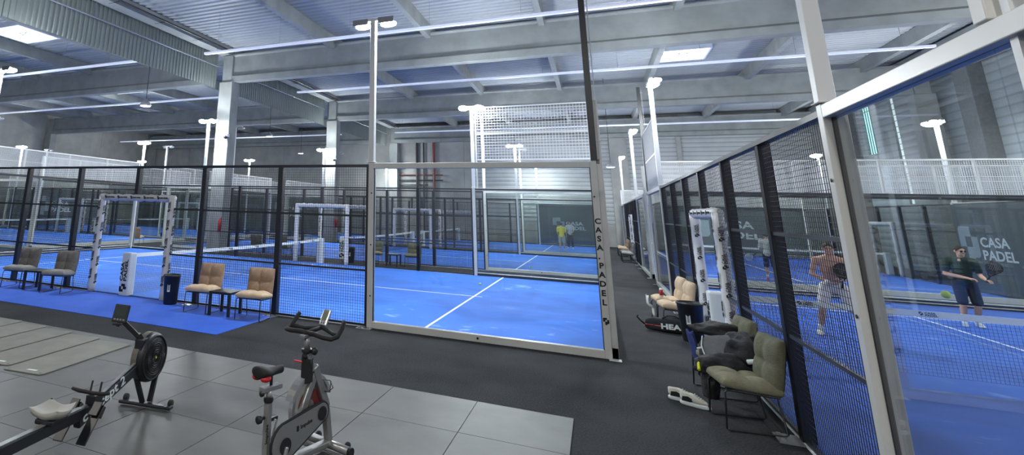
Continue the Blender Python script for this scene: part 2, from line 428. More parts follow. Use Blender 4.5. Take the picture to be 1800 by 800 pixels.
# corrugated smoke curtain, split by the columns
def corrugated(x, y0, y1, z0, z1, pitch=.22, d=.05):
    g = G(); y = y0; pts = []
    while y < y1:
        pts += [(y, 0), (y+pitch*.4, 0), (y+pitch*.5, d), (y+pitch*.9, d)]; y += pitch
    pts.append((y1, 0))
    for (a, b) in zip(pts[:-1], pts[1:]):
        g.add([(x+a[1], a[0], z0), (x+b[1], b[0], z0), (x+b[1], b[0], z1), (x+a[1], a[0], z1)], [(0,1,2,3)])
    return g
for y0, y1 in ((YF, 20.6), (21.4, 32.6), (33.4, 45.3)):
    struct(corrugated(-16.55, y0, y1, 7.68, 9.7, .20, .035).build('trim_curtain', 'curtain'), 'corrugated grey green smoke curtain under the roof')
    g = G().tube([(-16.3, y0, 8.72), (-16.3, y1, 8.72)], .035, 8)
    yy = y0+1.5
    while yy < y1-.5:
        g.tube([(-16.3, yy, 8.72), (-16.3, yy, 9.35)], .028, 6); yy += 3.2
    tag(g.build('sprinkler_pipe', 'pipe'), {YF: 'pale pipe on brackets along the nearest smoke curtain', 21.4: 'pale pipe on brackets along the middle smoke curtain', 33.4: 'pale pipe on brackets along the farthest smoke curtain'}[y0], 'pipe')
    g = G().tube([(-15.3, y0, 9.3), (-15.3, y1-.2, 9.3)], .04, 8)
    yy = y0+1
    while yy < y1-.5:
        g.tube([(-16.0, yy, 9.33), (-15.3, yy, 9.33)], .02, 6); yy += 2.4
    tag(g.build('sprinkler_pipe', 'darkpipe'), {YF: 'dark pipe on short arms under the nearest roof bay', 21.4: 'dark pipe on short arms under the middle roof bay', 33.4: 'dark pipe on short arms under the farthest roof bay'}[y0], 'pipe')

# walls
g = G().box(-9.2, XR+.3, YB, YB+.3, 1.5, ROOF+.1)
struct(g.build('wall_back', 'siding'), 'pale horizontally ribbed back wall')
struct(G().box(-9.2, XR+.3, YB-.03, YB+.3, 0, 1.5).build('wall_back', 'concrete_dark'), 'grey concrete plinth of the back wall')
g = G()
x = XL-.3
while x < -9.3:
    for z0, z1 in ((0, 3.1), (3.11, 6.2), (6.21, ROOF+.1)):
        g.box(x+.012, min(x+5.9, -9.2), YB, YB+.3, z0, z1)
    x += 5.912
g.box(XL, -9.2, YB+.05, YB+.25, 0, ROOF)
struct(g.build('wall_back', 'concrete_dark'), 'grey concrete panel back wall')
g = G(); y = YF
while y < YB:
    for z0, z1 in ((0, 3.1), (3.11, 6.2), (6.21, ROOF+.1)):
        g.box(XL-.3, XL, y+.012, min(y+5.9, YB), z0, z1)
    y += 5.912
g.box(XL-.28, XL-.03, YF, YB, 0, ROOF)
struct(g.build('wall_left', 'concrete_dark'), 'grey concrete panel wall far to the left')
# right wall with two upright slots: daylit and plain
WIN = [(39.7, 40.8, 6.0, 8.9), (37.0, 37.5, 3.2, 8.6)]
g = G()
g.box(XR, XR+.3, YF, 37.0, 0, ROOF+.1).box(XR, XR+.3, 37.5, 39.7, 0, ROOF+.1).box(XR, XR+.3, 40.8, YB+.3, 0, ROOF+.1)
g.box(XR, XR+.3, 39.7, 40.8, 0, 6.0).box(XR, XR+.3, 39.7, 40.8, 8.9, ROOF+.1)
g.box(XR, XR+.3, 37.0, 37.5, 0, 3.2).box(XR, XR+.3, 37.0, 37.5, 8.6, ROOF+.1)
struct(g.build('wall_right', 'siding2'), 'grey ribbed wall on the right')
w = empty('window_1', (XR+.12, 40.25, 6.0)); struct(w, 'tall pale cyan daylit window slot')
G().box(-.02, .02, -.55, .55, 0, 2.9).build('pane', 'cyan', w)
gg = G()
for yy in (-.55, -.28, 0, .28, .55): gg.box(-.06, -.02, yy-.015, yy+.015, 0, 2.9)
gg.box(-.06, -.02, -.55, .55, 2.4, 2.43); gg.build('glazing_bar', 'greyfab', w)
w = empty('window_2', (XR+.12, 37.25, 3.2)); struct(w, 'narrow bright window slot beside the cyan window')
m_ = mat('frosted_window', (0.8, .85, .85), .5, emit=((0.78, .84, .84), .8))
G().box(-.02, .02, -.25, .25, 0, 5.4).build('pane', m_, w)
gg = G()
for k in range(19): gg.box(-.05, -.02, -.25, .25, k*.3, k*.3+.02)
gg.build('glazing_bar', 'greyfab', w)
struct(G().box(13.75, XR+.01, 29.6, 30.6, 0, ROOF).box(13.75, XR+.01, 41.6, 42.3, 0, ROOF).box(13.75, XR+.01, 17.5, 18.4, 0, ROOF).build('column', 'greyfab', bevel=.03), 'dark steel wall columns')
struct(G().box(1.2, 2.4, YB-.35, YB, 0, ROOF).build('column', 'concrete_dark'), 'grey pilaster on the back wall')
struct(G().box(5.6, 5.9, YB-.15, YB, 0, ROOF).build('column', 'concrete_dark'), 'slim pilaster on the back wall')
# skylights
def skylight(x0, x1, y0, y1, label):
    e = empty('skylight', ((x0+x1)/2, (y0+y1)/2, ROOF-.1), 0, label, 'skylight', 'roof skylights')
    a = (x1-x0)/2; b = (y1-y0)/2
    G().box(-a, a, -b, b, -.02, 0).build('dome', 'sky', e)
    f = G()
    f.box(-a-.08, a+.08, -b-.08, -b, -.14, .1).box(-a-.08, a+.08, b, b+.08, -.14, .1).box(-a-.08, -a, -b, b, -.14, .1).box(a, a+.08, -b, b, -.14, .1)
    f.build('frame', 'tray', e)
    h = G().tube([(-a*.2, 0, -.04), (0, 0, -.16), (a*.2, 0, -.04)], .02, 6).tube([(-a, 0, -.03), (a, 0, -.03)], .018, 6)
    h.build('opener', 'pipe', e); return e
skylight(3.25, 5.05, 27.6, 29.5, 'bright square roof skylight above the right courts')
skylight(-24.6, -22.4, 14.2, 16.2, 'bright roof skylight at the top left corner')
skylight(-29.9, -27.7, 25.6, 26.9, 'small bright roof skylight in the left bay, farther back')
# hanging tray lines
def tray(x0, x1, y, label):
    e = empty('strip_light', ((x0+x1)/2, y, 8.0), 0, label, 'strip light', 'long white strip lights hanging under the roof')
    L = (x1-x0)/2
    G().box(-L, L, -.075, .075, 0, .085).build('strip_body', 'strip', e, bevel=.01)
    x = -L+.6
    while x < L:
        G().tube([(x, 0, .08), (x, 0, ROOF-8.05)], .006, 5).build('hanger', 'pipe', e); x += 2.9
tray(-13.9, 11.0, 16.6, 'nearest white strip light across the wide bay')
tray(-13.9, 10.7, 24.3, 'second white strip light across the wide bay')
tray(-13.8, 11.2, 39.8, 'farthest white strip light across the wide bay')
tray(-43, -17.3, 16.5, 'nearest white strip light across the left bay')
tray(-43, -18.4, 24.1, 'second white strip light across the left bay')
tray(-43, -18.4, 39.8, 'farthest white strip light across the left bay')
# pendants
def pendant(x, y, z, label):
    e = empty('pendant_lamp', (x, y, z), 0, label, 'pendant lamp', 'small pendant lamps')
    G().lathe([(.05, .30), (.07, .22), (.2, .12), (.24, .02), (.22, 0)], 16).build('lamp_shade', 'housing', e, smooth=True)
    G().lathe([(.2, 0.01), (.2, -.02)], 16).build('lens', 'pend', e)
    G().tube([(0, 0, .3), (0, 0, ROOF-z-.05)], .012, 5).build('cable', 'wire', e)
pendant(-16.9+.3, 16.4, 6.0, 'small pendant lamp left of the first column, hung from a long cable')
pendant(-19.1, 30.0, 6.6, 'small pendant lamp between the first and second columns')
pendant(-21.4, 38.5, 6.4, 'small pendant lamp just left of the second column')
pendant(-28.5, 38.5, 6.4, 'small pendant lamp far back in the left bay')
pendant(0.85, 33.0, 4.75, 'small round lamp hanging low over the corridor')
# pipework on the concrete wall
def pipe(pts, r, m, label): tag(G().tube(pts, r, 8).build('wall_pipe', m), label, 'pipe')
pipe([(-12.4, YB-.15, 0), (-12.4, YB-.15, 9.2)], .11, 'redpipe', 'thick red standpipe on the concrete back wall')
pipe([(-13.9, YB-.15, 0), (-13.9, YB-.15, 9.2)], .10, 'darkpipe', 'dark vertical pipe left of the red standpipe')
pipe([(-13.3, YB-.15, 0), (-13.3, YB-.15, 9.2)], .07, 'darkpipe', 'thin dark vertical pipe beside the red standpipe')
pipe([(-15.6, YB-.2, 5.2), (-11.6, YB-.2, 5.2)], .05, 'redpipe', 'upper of the short horizontal pipes near the standpipe')
pipe([(-16.2, YB-.2, 4.75), (-11.6, YB-.2, 4.75)], .05, 'darkpipe', 'middle of the short horizontal pipes near the standpipe')
pipe([(-16.2, YB-.2, 4.35), (-12.9, YB-.2, 4.35)], .05, 'darkpipe', 'lowest of the short horizontal pipes near the standpipe')
pipe([(-15.55, 32.85, .1), (-15.55, 32.85, 7.9)], .06, 'redpipe', 'red pipe running up the second column')
for k, (x, y, s) in enumerate([(-15.5, 20.66, 'first'), (-15.5, 32.66, 'second')]):
    e = empty('security_camera', (x-.05, y-.05, 5.25 if k == 0 else 5.3), 0, 'round dome camera on the %s column' % s, 'security camera')
    G().ball((0, -.05, -.02), .1, 14, 8).build('dome', 'plastic', e, smooth=True)
    G().bc((0, .03, .06), (.2, .2, .12)).build('bracket', 'tray', e, bevel=.01)
for k, (x, y, s) in enumerate([(-15.52, 20.62, 'first'), (-15.3, 32.62, 'second')]):
    e = empty('fire_extinguisher', (x, y, .95), 0, 'red fire extinguisher hanging on the %s column' % s, 'fire extinguisher')
    G().lathe([(.0, 0), (.08, .01), (.085, .45), (.05, .52), (.03, .56)], 16).build('cylinder', 'red', e, smooth=True)
    G().tube([(0, 0, .56), (.06, -.02, .6), (.09, -.03, .4)], .012, 6).build('hose', 'rubber', e)

# high bay lamps over the gym side of the hall, behind the viewer
for k, (x, y) in enumerate([(-9.5, -2.5), (-4.0, -3.0), (1.0, -2.0), (8.5, -3.5)]):
    e = empty('high_bay_lamp', (x, y, 7.6), 0, 'round high bay lamp over the gym floor, %s of four' % ['leftmost', 'second from the left', 'third from the left', 'rightmost'][k], 'ceiling lamp', 'high bay lamps over the gym')
    h = G().lathe([(.08, .25), (.2, .12), (.3, .02), (.3, 0)], 20).build('lamp_shade', 'housing', e, smooth=True)
    G().lathe([(.27, -.005), (.27, -.03)], 12).build('lens', 'bay', h)
    G().tube([(0, 0, .24), (0, 0, ROOF-7.7)], .012, 5).build('cable', 'wire', e)
# ------------------------------------------------------------------ padel courts
# every template is built along local x with its outer face towards local -y
def build_mesh_side():
    """12 m welded mesh side with the player gap in the middle"""
    r = empty('mesh_fence')
    for i in range(7):
        x = 2*i
        g = G()
        z0 = 0 if i != 3 else 2.28
        g.box(x-.055, x+.055, -.02, -.012, z0, H)                       # outer flange
        g.box(x-.02, x+.02, -.012, .085, z0, H).box(x-.055, x+.055, .085, .093, z0, H)
        if i == 3: g = G().box(x-.055, x+.055, -.02, .093, z0, H)
        else:
            g.box(x-.055, x+.055, -.02, .093, 0.012, H)
        g.build('post', 'black', r)
        if i != 3:
            G().box(x-.14, x+.14, -.22, .0, 0, .012).box(x-.1, x-.06, -.2, -.16, .012, .03).box(x+.06, x+.1, -.2, -.16, .012, .03).build('base_plate', 'galv', r)
    G().box(-.05, 12.05, -.03, .06, H-.05, H).build('top_rail', 'black', r)
    bays = [(0, 2), (2, 4), (4, 4.88), (7.12, 8), (8, 10), (10, 12)]
    for a, b in bays:
        p = G().wires(a+.055, b-.055 if b in (2, 4, 8, 10, 12) else b, .03, H-.05, .05, .0019, .01).build('mesh_panel', 'wire', r)
        for z in (.015, .96, 1.95): G().box(a+.05, b-.05, -.004, .03, z, z+.035).build('rail', 'black', r)
    G().wires(4.88, 7.12, 2.28, H-.05, .05, .0019, .01).build('mesh_panel', 'wire', r)
    G().box(0, 4.88, -.02, .05, 0, .015).build('kick_rail', 'line', r); G().box(7.12, 12, -.02, .05, 0, .015).build('kick_rail', 'line', r)
    return r
def build_glass_side():
    """4 m framed glass bay: white outside, black gasket inside"""
    r = empty('glass_wall'); L = 4.0; w = .10
    f = G()
    f.box(0, w, -.05, .10, 0, H+.03).box(L-w, L, -.05, .10, 0, H+.03).box(w, L-w, -.05, .06, 0, .11).box(w, L-w, -.05, .06, H-.08, H+.02)
    f.box(-.02, .04, -.16, .0, 0, .012).box(L-.05, L+.12, -.16, -.02, 0, .012)
    f.build('frame', 'white', r, bevel=.006)
    k = G()
    k.box(w, w+.012, .0, .03, .11, H-.08).box(L-w-.012, L-w, .0, .03, .11, H-.08)
    k.box(w, L-w, .06, .066, 0.0, .09).box(w, L-w, .06, .066, H-.06, H)
    k.build('inner_trim', 'black', r)
    for a, b in ((w, 1.997), (2.003, L-w)):
        G().box(a, b, 0.002, .012, .11, H-.08).build('glass_pane', 'glass', r)
    d = G()
    for x in (w-.03, L-w+.03, 2.0):
        for z in (.55, 1.45, 2.4):
            if x != 2.0: d.lathe([(.014, 0), (.014, .006)], 8, T(x, -.056, z) @ R(90, 'X'))
    d.lathe([(.02, 0), (.02, .008)], 8, T(2.0, -.056, .06) @ R(90, 'X'))
    d.build('bolt', 'plastic', r)
    return r
def build_end_wall():
    """10 m end: five glass panes, white mesh up to 4 m"""
    r = empty('end_wall'); L = 10.0
    f = G().box(0, L, -.09, .0, 0, .16).box(0, .09, -.09, 0, 0, 4.0).box(L-.09, L, -.09, 0, 0, 4.0)
    f.build('base_beam', 'white', r, bevel=.006)
    G().box(0, L, .0, .05, 0, .05).box(0, L, 0, .02, .09, .13).build('inner_trim', 'black', r)
    G().box(0, L, -.03, .03, 4.0-.045, 4.0).box(0, L, -.02, .02, 3.5, 3.52).build('top_rail', 'white', r)
    G().box(0, L, -.05, .03, H-.02, H+.06).build('rail', 'black', r)
    for i in range(5):
        a = 2*i+(.09 if i == 0 else .003); b = 2*i+2-(.09 if i == 4 else .003)
        G().box(a, b, .02, .032, .16, H-.02).build('glass_pane', 'glass', r)
        G().wires(2*i, 2*i+2, H+.06, 3.96, .05, .004, 0).build('mesh_panel', 'whitewire', r)
    for i in range(1, 5):
        G().box(2*i-.03, 2*i+.03, -.05, .0, H, 4.0).build('post', 'white', r)
    return r
def marks(p, X):
    logo('mark', 'ink', p, X @ T(-.05, -.036, 0), .021, .003)
    text_mesh('lettering', 'CASA', .044, 'ink', p, X @ T(.03, .006, 0), .0008, 1.2, .003)
    text_mesh('lettering', 'PADEL', .044, 'ink', p, X @ T(.03, -.034, 0), .0008, 1.2, .003)
def build_gate():
    r = empty('padded_gate'); hw = 1.12; hh = 2.2
    for s in (-1, 1):
        g = G(); pts = []; rr = []
        for k in range(15):
            z = k*hh/14; pts.append((s*hw, .02, z)); rr.append(.085+.006*math.sin(k*2.1+s))
        g.tube(pts, rr, 10); p = g.build('post_pad', 'vinyl', r, smooth=True)
        for k in range(5):
            z = .35+k*.40
            for X in (T(s*hw+.005, -.074, z) @ FACE @ R(90, 'Z'), T(s*hw+.095, .02, z-.12) @ R(90, 'Z') @ FACE @ R(90, 'Z')):
              marks(p, X)
    g = G(); pts = [(-hw-.05+ (2*hw+.1)*k/20, .02, hh+.012*math.sin(k*2.7)) for k in range(21)]
    g.tube(pts, [.08+.008*math.sin(k*1.9) for k in range(21)], 10); p = g.build('header_pad', 'vinyl', r, smooth=True)
    for k in range(5):
        X = T(-.95+k*.42, -.075, hh-.03) @ FACE
        logo('mark', 'ink', p, X, .02, .004)
        text_mesh('lettering', 'CASA PADEL', .045, 'ink', p, X @ T(.07, .02, 0), .001, 1.0, .003)
    return r
def pad_lettering(p, X):
    """big upright CASA PADEL on a net post pad, reading upwards"""
    logo('mark', 'ink', p, X @ T(.03, -.10, 0), .058, .003)
    text_mesh('lettering', 'CASA', .125, 'ink', p, X @ T(.26, .035, 0), .004, 1.3, .003)
    text_mesh('lettering', 'PADEL', .125, 'ink', p, X @ T(.26, -.075, 0), .004, 1.3, .003)
def build_net():
    """net across 10 m along local x"""
    r = empty('court_net'); L = 10
    top = lambda x: .92-.04*math.sin(PI*x/L)
    n = G(); k = int(L/.045)
    for i in range(k+1):
        x = i*L/k; n._w((x, 0, .02), (x, 0, top(x)-.05), .0016, 0)
    for j in range(20):
        z = .02+j*.045
        for i in range(10):
            a, b = i, i+1
            n._w((a, .002, z*top(a)/.92), (b, .002, z*top(b)/.92), .0016, 1)
    n.build('net_mesh', 'wire', r)
    b = G(); s = 20
    for i in range(s):
        a, c = i*L/s, (i+1)*L/s
        for y0, y1 in ((-.008, .008),):
            b.add([(a, y0, top(a)-.085), (c, y0, top(c)-.085), (c, y0, top(c)), (a, y0, top(a)), (a, y1, top(a)-.085), (c, y1, top(c)-.085), (c, y1, top(c)), (a, y1, top(a))],
                  [(0,1,2,3), (7,6,5,4), (3,2,6,7), (0,4,5,1)])
    bb = b.build('net_band', 'signwhite', r)
    for x in (1.1, 2.5, 3.9, 5.3, 6.7, 8.1, 9.2):
        for sd in (-1, 1):
            X = T(x if sd < 0 else x+.4, sd*.011, top(x)-.068) @ FACE
            if sd > 0: X = T(x+.4, .011, top(x)-.068) @ R(180, 'Z') @ FACE
            logo('mark', 'ink', bb, X, .015, .001)
            text_mesh('lettering', 'CASA',   .036, 'ink', bb, X @ T(.065, .028, 0), .001, 1.3, .001)
            text_mesh('lettering', 'PADEL', .036, 'ink', bb, X @ T(.065, -.003, 0), .001, 1.3, .001)
    for x in (0.02, L-.02):
        p = G().box(x-.11, x+.11, -.13, .13, 0, .94).build('net_post_pad', 'signwhite', r, bevel=.03)
        sx = -1 if x < 1 else 1
        # lettering on the face looking out of the court
        X = T(x+sx*.112, 0, .06) @ R(90 if sx > 0 else -90, 'Z') @ FACE @ R(90, 'Z')
        pad_lettering(p, X)
    return r
def build_mast(on=True):
    """light mast; the lamps lean towards local +y"""
    r = empty('light_mast')
    G().box(-.055, .055, -.055, .055, 2.985, 5.9).box(-.08, .08, -.07, .07, 2.985, 3.0).build('pole', 'pole', r, bevel=.008)
    G().box(-.42, .42, -.04, .04, 5.9, 5.95).build('cross_arm', 'pole', r, bevel=.005)
    for s in (-1, 1):
        X = T(s*.28, .12, 5.86) @ R(-16, 'X').inverted()
        h = G().lathe([(.04, .12), (.075, .10), (.10, .07), (.105, .055)], 20, X).build('lamp_head', 'housing', r, smooth=True)
        G().lathe([(.10, .054), (.145, .035), (.165, .005), (.155, -.03), (.10, -.055), (.03, -.066)], 12, X).build('lens', 'lamp' if on else 'lensoff', h)
        G().tube([(s*.28, 0, 5.93), (s*.28, .1, 5.97)], .015, 6).build('bracket', 'housing', h)
        if on: G().box(s*.28-.17, s*.28+.17, -.062, -.056, 5.83, 5.96).build('added_light_shield', 'housing', h)  # added plate, stops lens light spilling back onto columns and walls
    return r
def build_raised_net():
    r = empty('raised_net'); L = 3.85
    G().box(0, L, -.02, .02, 5.86, 5.9).box(0, L, -.02, .02, 3.95, 3.99).box(0, .05, -.025, .025, 2.95, 5.9).box(L-.05, L, -.025, .025, 2.95, 5.9).box(0, L, -.015, .015, 4.9, 4.94).build('frame', 'whitewire', r)
    G().wires(0, L, 3.99, 5.86, .1, .008).build('mesh_panel', 'whitewire', r)
    return r
def build_black_pole():
    r = empty('corner_pole')
    G().box(-.05, .05, -.05, .05, 2.98, 6.6).build('pole', 'black', r)
    G().tube([(.09, 0, 3.0), (.09, 0, 6.5)], .008, 5).tube([(.0, 0, 3.3), (.12, 0, 3.3)], .012, 5).tube([(.0, 0, 6.4), (.12, 0, 6.4)], .012, 5).build('cord', 'whitewire', r)
    return r

TPL = {'mesh': build_mesh_side(), 'glass': build_glass_side(), 'end': build_end_wall(), 'gate': build_gate(), 'net': build_net(),
       'mast': build_mast(), 'mastoff': build_mast(False), 'raised': build_raised_net(), 'pole': build_black_pole()}
CATS = {'mesh': 'fence', 'glass': 'glass wall', 'end': 'end wall', 'gate': 'gate frame', 'net': 'net', 'mast': 'light mast', 'mastoff': 'light mast', 'raised': 'netting panel', 'pole': 'pole'}
GROUPS = {'mesh': 'black mesh side fences', 'glass': 'white framed glass walls', 'end': 'glass end walls of the courts', 'gate': 'white padded player gates',
          'net': 'court nets', 'mast': 'twin lamp light masts', 'mastoff': 'twin lamp light masts', 'raised': 'raised white netting', 'pole': 'black corner poles'}
used = set()
def put(kind, x, y, deg, label, z=0):
    rz = math.radians(deg)
    if kind in used: o = dup(TPL[kind], (x, y, z), rz)
    else: o = TPL[kind]; used.add(kind); o.location = (x, y, z); o.rotation_euler = (0, 0, rz)
    return tag(o, label, CATS[kind], GROUPS[kind])

class Court:
    """u runs 0..20 along the court, v 0..10 across; a = heading of u, origin = corner (0,0); v is 90 deg clockwise or counter"""
    def __init__(s, name, ox, oy, a, turf, flip):
        s.n = name; s.o = Vector((ox, oy)); s.a = a
        s.U = Vector((round(math.cos(math.radians(a)), 6), round(math.sin(math.radians(a)), 6)))
        s.V = Vector((-s.U.y, s.U.x))*(-1 if flip else 1); s.flip = flip
        pts = [s.P(0, 0), s.P(20, 0), s.P(20, 10), s.P(0, 10)]
        x0 = min(p.x for p in pts); x1 = max(p.x for p in pts); y0 = min(p.y for p in pts); y1 = max(p.y for p in pts)
        t = G().box(x0+.03, x1-.03, y0+.03, y1-.03, .001, .012).build('floor', turf); struct(t, 'blue turf of the '+name)
        g = G()
        def line(u0, u1, v0, v1):
            p, q = s.P(u0, v0), s.P(u1, v1)
            g.box(min(p.x, q.x), max(p.x, q.x), min(p.y, q.y), max(p.y, q.y), .0125, .0155)
        line(3.025, 3.075, .05, 9.95); line(16.925, 16.975, .05, 9.95); line(2.85, 17.15, 4.975, 5.025)
        l = g.build('trim_line', 'line'); struct(l, 'white lines of the '+name)
    def P(s, u, v): return s.o+s.U*u+s.V*v
    def side(s, kind, far, u, label):
        """template spanning [u, u+L]; outer face away from the court"""
        L = {'mesh': 12, 'glass': 4, 'raised': 3.85}.get(kind, 0)
        v = 10 if far else 0
        out = s.V*(1 if far else -1)                       # outward direction
        deg = math.degrees(math.atan2(out.y, out.x))+90    # local -y maps to out
        xd = Vector((math.cos(math.radians(deg)), math.sin(math.radians(deg))))
        st = s.P(u, v) if xd.dot(s.U) > 0 else s.P(u+L, v)
        return put(kind, st.x, st.y, deg, label)
    def end(s, u, label):
        out = s.U*(1 if u > 10 else -1)
        deg = math.degrees(math.atan2(out.y, out.x))+90
        xd = Vector((math.cos(math.radians(deg)), math.sin(math.radians(deg))))
        st = s.P(u, 0) if xd.dot(s.V) > 0 else s.P(u, 10)
        return put('end', st.x, st.y, deg, label)
    def gate(s, far, label):
        out = s.V*(1 if far else -1); p = s.P(10, 10 if far else 0)
        return put('gate', p.x, p.y, math.degrees(math.atan2(out.y, out.x))+90, label)
    def net(s, label):
        p = s.P(10, 0); return put('net', p.x, p.y, math.degrees(math.atan2(s.V.y, s.V.x)), label)
    def mast(s, far, u, label, off=False):
        out = s.V*(1 if far else -1); p = s.P(min(max(u, 4.06), 15.94) if 0 else (3.95 if u < 10 else 16.05), 10 if far else 0)+out*.0
        return put('mastoff' if off else 'mast', p.x, p.y, math.degrees(math.atan2(out.y, out.x))+90, label)
    def whole(s, nm, ends=(0, 20), masts=(0, 1)):
        for far in (0, 1):
            w = s.near if not far else s.farw
            s.side('mesh', far, 4, 'black mesh fence on the %s side of the %s' % (w, nm))
            s.side('glass', far, 0, 'white framed glass wall, %s, %s side of the %s' % (s.e0, w, nm))
            s.side('glass', far, 16, 'white framed glass wall, %s, %s side of the %s' % (s.e1, w, nm))
            s.gate(far, 'white padded player gate on the %s side of the %s' % (w, nm))
            if far in masts:
                for u, e in ((4, s.e0), (16, s.e1)):
                    off = (far == 0 and s.key in 'B C3 L1 L2'.split()) or (s.key == 'C' and u == 4 and far == 0); s.mast(far, u, '%s mast, %s, %s side of the %s' % ('unlit white twin lamp' if off else 'white twin lamp', e, w, nm), off)
        for u in ends: s.end(u, 'glass end wall with white mesh top at the %s of the %s' % (s.e0 if u == 0 else s.e1, nm))
        s.net('white topped net across the '+nm)
courts = {}
def mk(key, nm, ox, oy, a, flip, turf, near, farw, e0, e1, ends=(0, 20), masts=(0, 1)):
    c = Court(nm, ox, oy, a, turf, flip); c.near, c.farw, c.e0, c.e1 = near, farw, e0, e1; c.key = key
    c.whole(nm, ends, masts); courts[key] = c; return c
A = mk('A', 'front left court', 0, YA, 180, True, 'turf', 'near', 'far', 'right end', 'left end')
B = mk('B', 'second left court', 0, 22.0, 180, True, 'turf', 'near', 'far', 'right end', 'left end')
C3 = mk('C3', 'third left court', 0, 34.1, 180, True, 'turf', 'near', 'far', 'right end', 'left end')
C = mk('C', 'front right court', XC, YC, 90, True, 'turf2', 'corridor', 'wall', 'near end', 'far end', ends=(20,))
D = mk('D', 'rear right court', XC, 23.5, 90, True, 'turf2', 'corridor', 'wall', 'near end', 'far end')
L0 = mk('L0', 'nearest outer left court', -22.3, 4.2, 180, True, 'turf', 'near', 'far', 'right end', 'left end', ends=(0,), masts=(1,))
L1 = mk('L1', 'middle outer left court', -22.3, 16.3, 180, True, 'turf', 'near', 'far', 'right end', 'left end')
L2 = mk('L2', 'farthest outer left court', -22.3, 28.4, 180, True, 'turf', 'near', 'far', 'right end', 'left end')
A.side('raised', 1, 0, 'white netting panel raised above the far right corner of the front left court')
put('raised', XC-.0, 3.2, -90, 'white netting panel high on the near right glass wall', -.87)
put('raised', XC, 21.3, -90, 'white netting panel high above the corridor, at the far end of the front right court', -1.0)
put('pole', -.03, YA, 0, 'tall black pole at the right corner of the front left court')
put('pole', XC, 21.35, 0, 'tall black pole by the corridor between the right courts')
put('pole', 11.6, 20.5, 0, 'black pole at the wall side corner of the front right court', -.3)
e = empty('glass_wall_upright', (XC-.0, 3.3, 0), 0, 'pale upright post standing on the near right glass wall', 'post')
G().box(-.05, .05, -.05, .05, H+.03, 6.4).build('pole', 'white', e, bevel=.006)

# lettering running down the white corner posts
def post_letters(root, x, L=4.0):
    tx = 'CASA PADEL'
    p = None
    for i, ch in enumerate(tx):
        if ch == ' ': continue
        z = 1.98-i*.135
        text_mesh('lettering', ch, .115, 'ink', root, T(x, -.052, z) @ FACE, .004, 1.1, .002, align='CENTER')
    logo('mark', 'ink', root, T(x-.04, -.052, .48) @ FACE, .028, .002)
gl = [o for o in bpy.data.objects if o.name.startswith('glass_wall') and o.get('label')]
def find(lbl): return [o for o in bpy.data.objects if o.get('label') == lbl][0]
post_letters(find('white framed glass wall, right end, near side of the front left court'), 3.95)
post_letters(find('white framed glass wall, near end, corridor side of the rear right court'), 3.95)
post_letters(find('white framed glass wall, left end, near side of the middle outer left court'), .05)
# ------------------------------------------------------------------ lounge chairs
def cushion(w, d, th, nx=2, ny=2, puff=.05, N=24):
    """tufted pad lying in xy, centre at the origin"""
    vs = []; fs = []
    for s in (1, -1):
        for j in range(N+1):
            for i in range(N+1):
                u = -1+2*i/N; v = -1+2*j/N
                e = max(0, (1-abs(u)**5))*max(0, (1-abs(v)**5))
                h = th/2*(.45+.55*e**.4) + (puff*e*(abs(math.sin(PI*(u+1)/2*nx))**.55*.6+abs(math.sin(PI*(v+1)/2*ny))**.55*.6-.45) if s > 0 else 0)
                k = 1-.06*(abs(v)**3) if abs(u) == 1 else 1
                vs.append((u*w/2*(1-.03*abs(v)**4), v*d/2*(1-.03*abs(u)**4), s*h))
    n = (N+1)**2
    for j in range(N):
        for i in range(N):
            a = j*(N+1)+i; fs.append((a, a+1, a+N+2, a+N+1)); fs.append((n+a, n+a+N+1, n+a+N+2, n+a+1))
    rim = [i for i in range(N+1)]+[j*(N+1)+N for j in range(1, N+1)]+[N*(N+1)+i for i in range(N-1, -1, -1)]+[j*(N+1) for j in range(N-1, 0, -1)]
    for a, b in zip(rim, rim[1:]+rim[:1]): fs.append((a, n+a, n+b, b))
    g = G(); g.add(vs, fs); return g
def make_chair(seat_m, back_m):
    """front faces local -y, origin on the floor under the middle of the seat"""
    r = empty('lounge_chair')
    g = cushion(.56, .53, .105); X = T(0, -.0, .425) @ R(5, 'X').inverted()
    g.v = [tuple(X @ Vector(p)) for p in g.v]; g.build('seat', seat_m, r, smooth=True)
    g = cushion(.54, .52, .11); X = T(0, .27, .645) @ R(80, 'X')
    g.v = [tuple(X @ Vector(p)) for p in g.v]; g.build('backrest', back_m, r, smooth=True)
    f = G()
    for s in (-1, 1):
        x = s*.25
        f.tube([(x, -.22, .39), (x, -.25, .36), (x, -.27, .02), (x, -.24, .012), (x, .22, .012), (x, .25, .03), (x, .20, .37)], .0095, 8)
        f.tube([(x, -.24, .385), (x, .22, .355), (x, .26, .42), (x, .345, .84)], .0095, 8)
    f.tube([(-.25, -.2, .385), (.25, -.2, .385)], .009, 6).tube([(-.25, .2, .36), (.25, .2, .36)], .009, 6).tube([(-.25, .335, .78), (.25, .335, .78)], .009, 6)
    f.build('frame', 'plastic', r, smooth=True); return r
CH = {}
def chair(kind, x, y, deg, label, group):
    if kind not in CH:
        CH[kind] = make_chair(*{'tan': ('cream', 'tan'), 'taupe': ('ltaupe', 'taupe'), 'olive': ('lolive', 'olive'), 'cream': ('cream', 'cream')}[kind]); o = CH[kind]
        o.location = (x, y, 0); o.rotation_euler = (0, 0, math.radians(deg))
    else: o = dup(CH[kind], (x, y, 0), math.radians(deg))
    return tag(o, label, 'chair', group)
g1 = 'lounge chairs along the fence of the front left court'
chair('tan', -7.36, 9.36, 6, 'tan tufted lounge chair between the black bin and the small dark table', g1)
chair('tan', -6.10, 9.30, 8, 'tan tufted lounge chair nearest the corner of the blue carpet', g1)
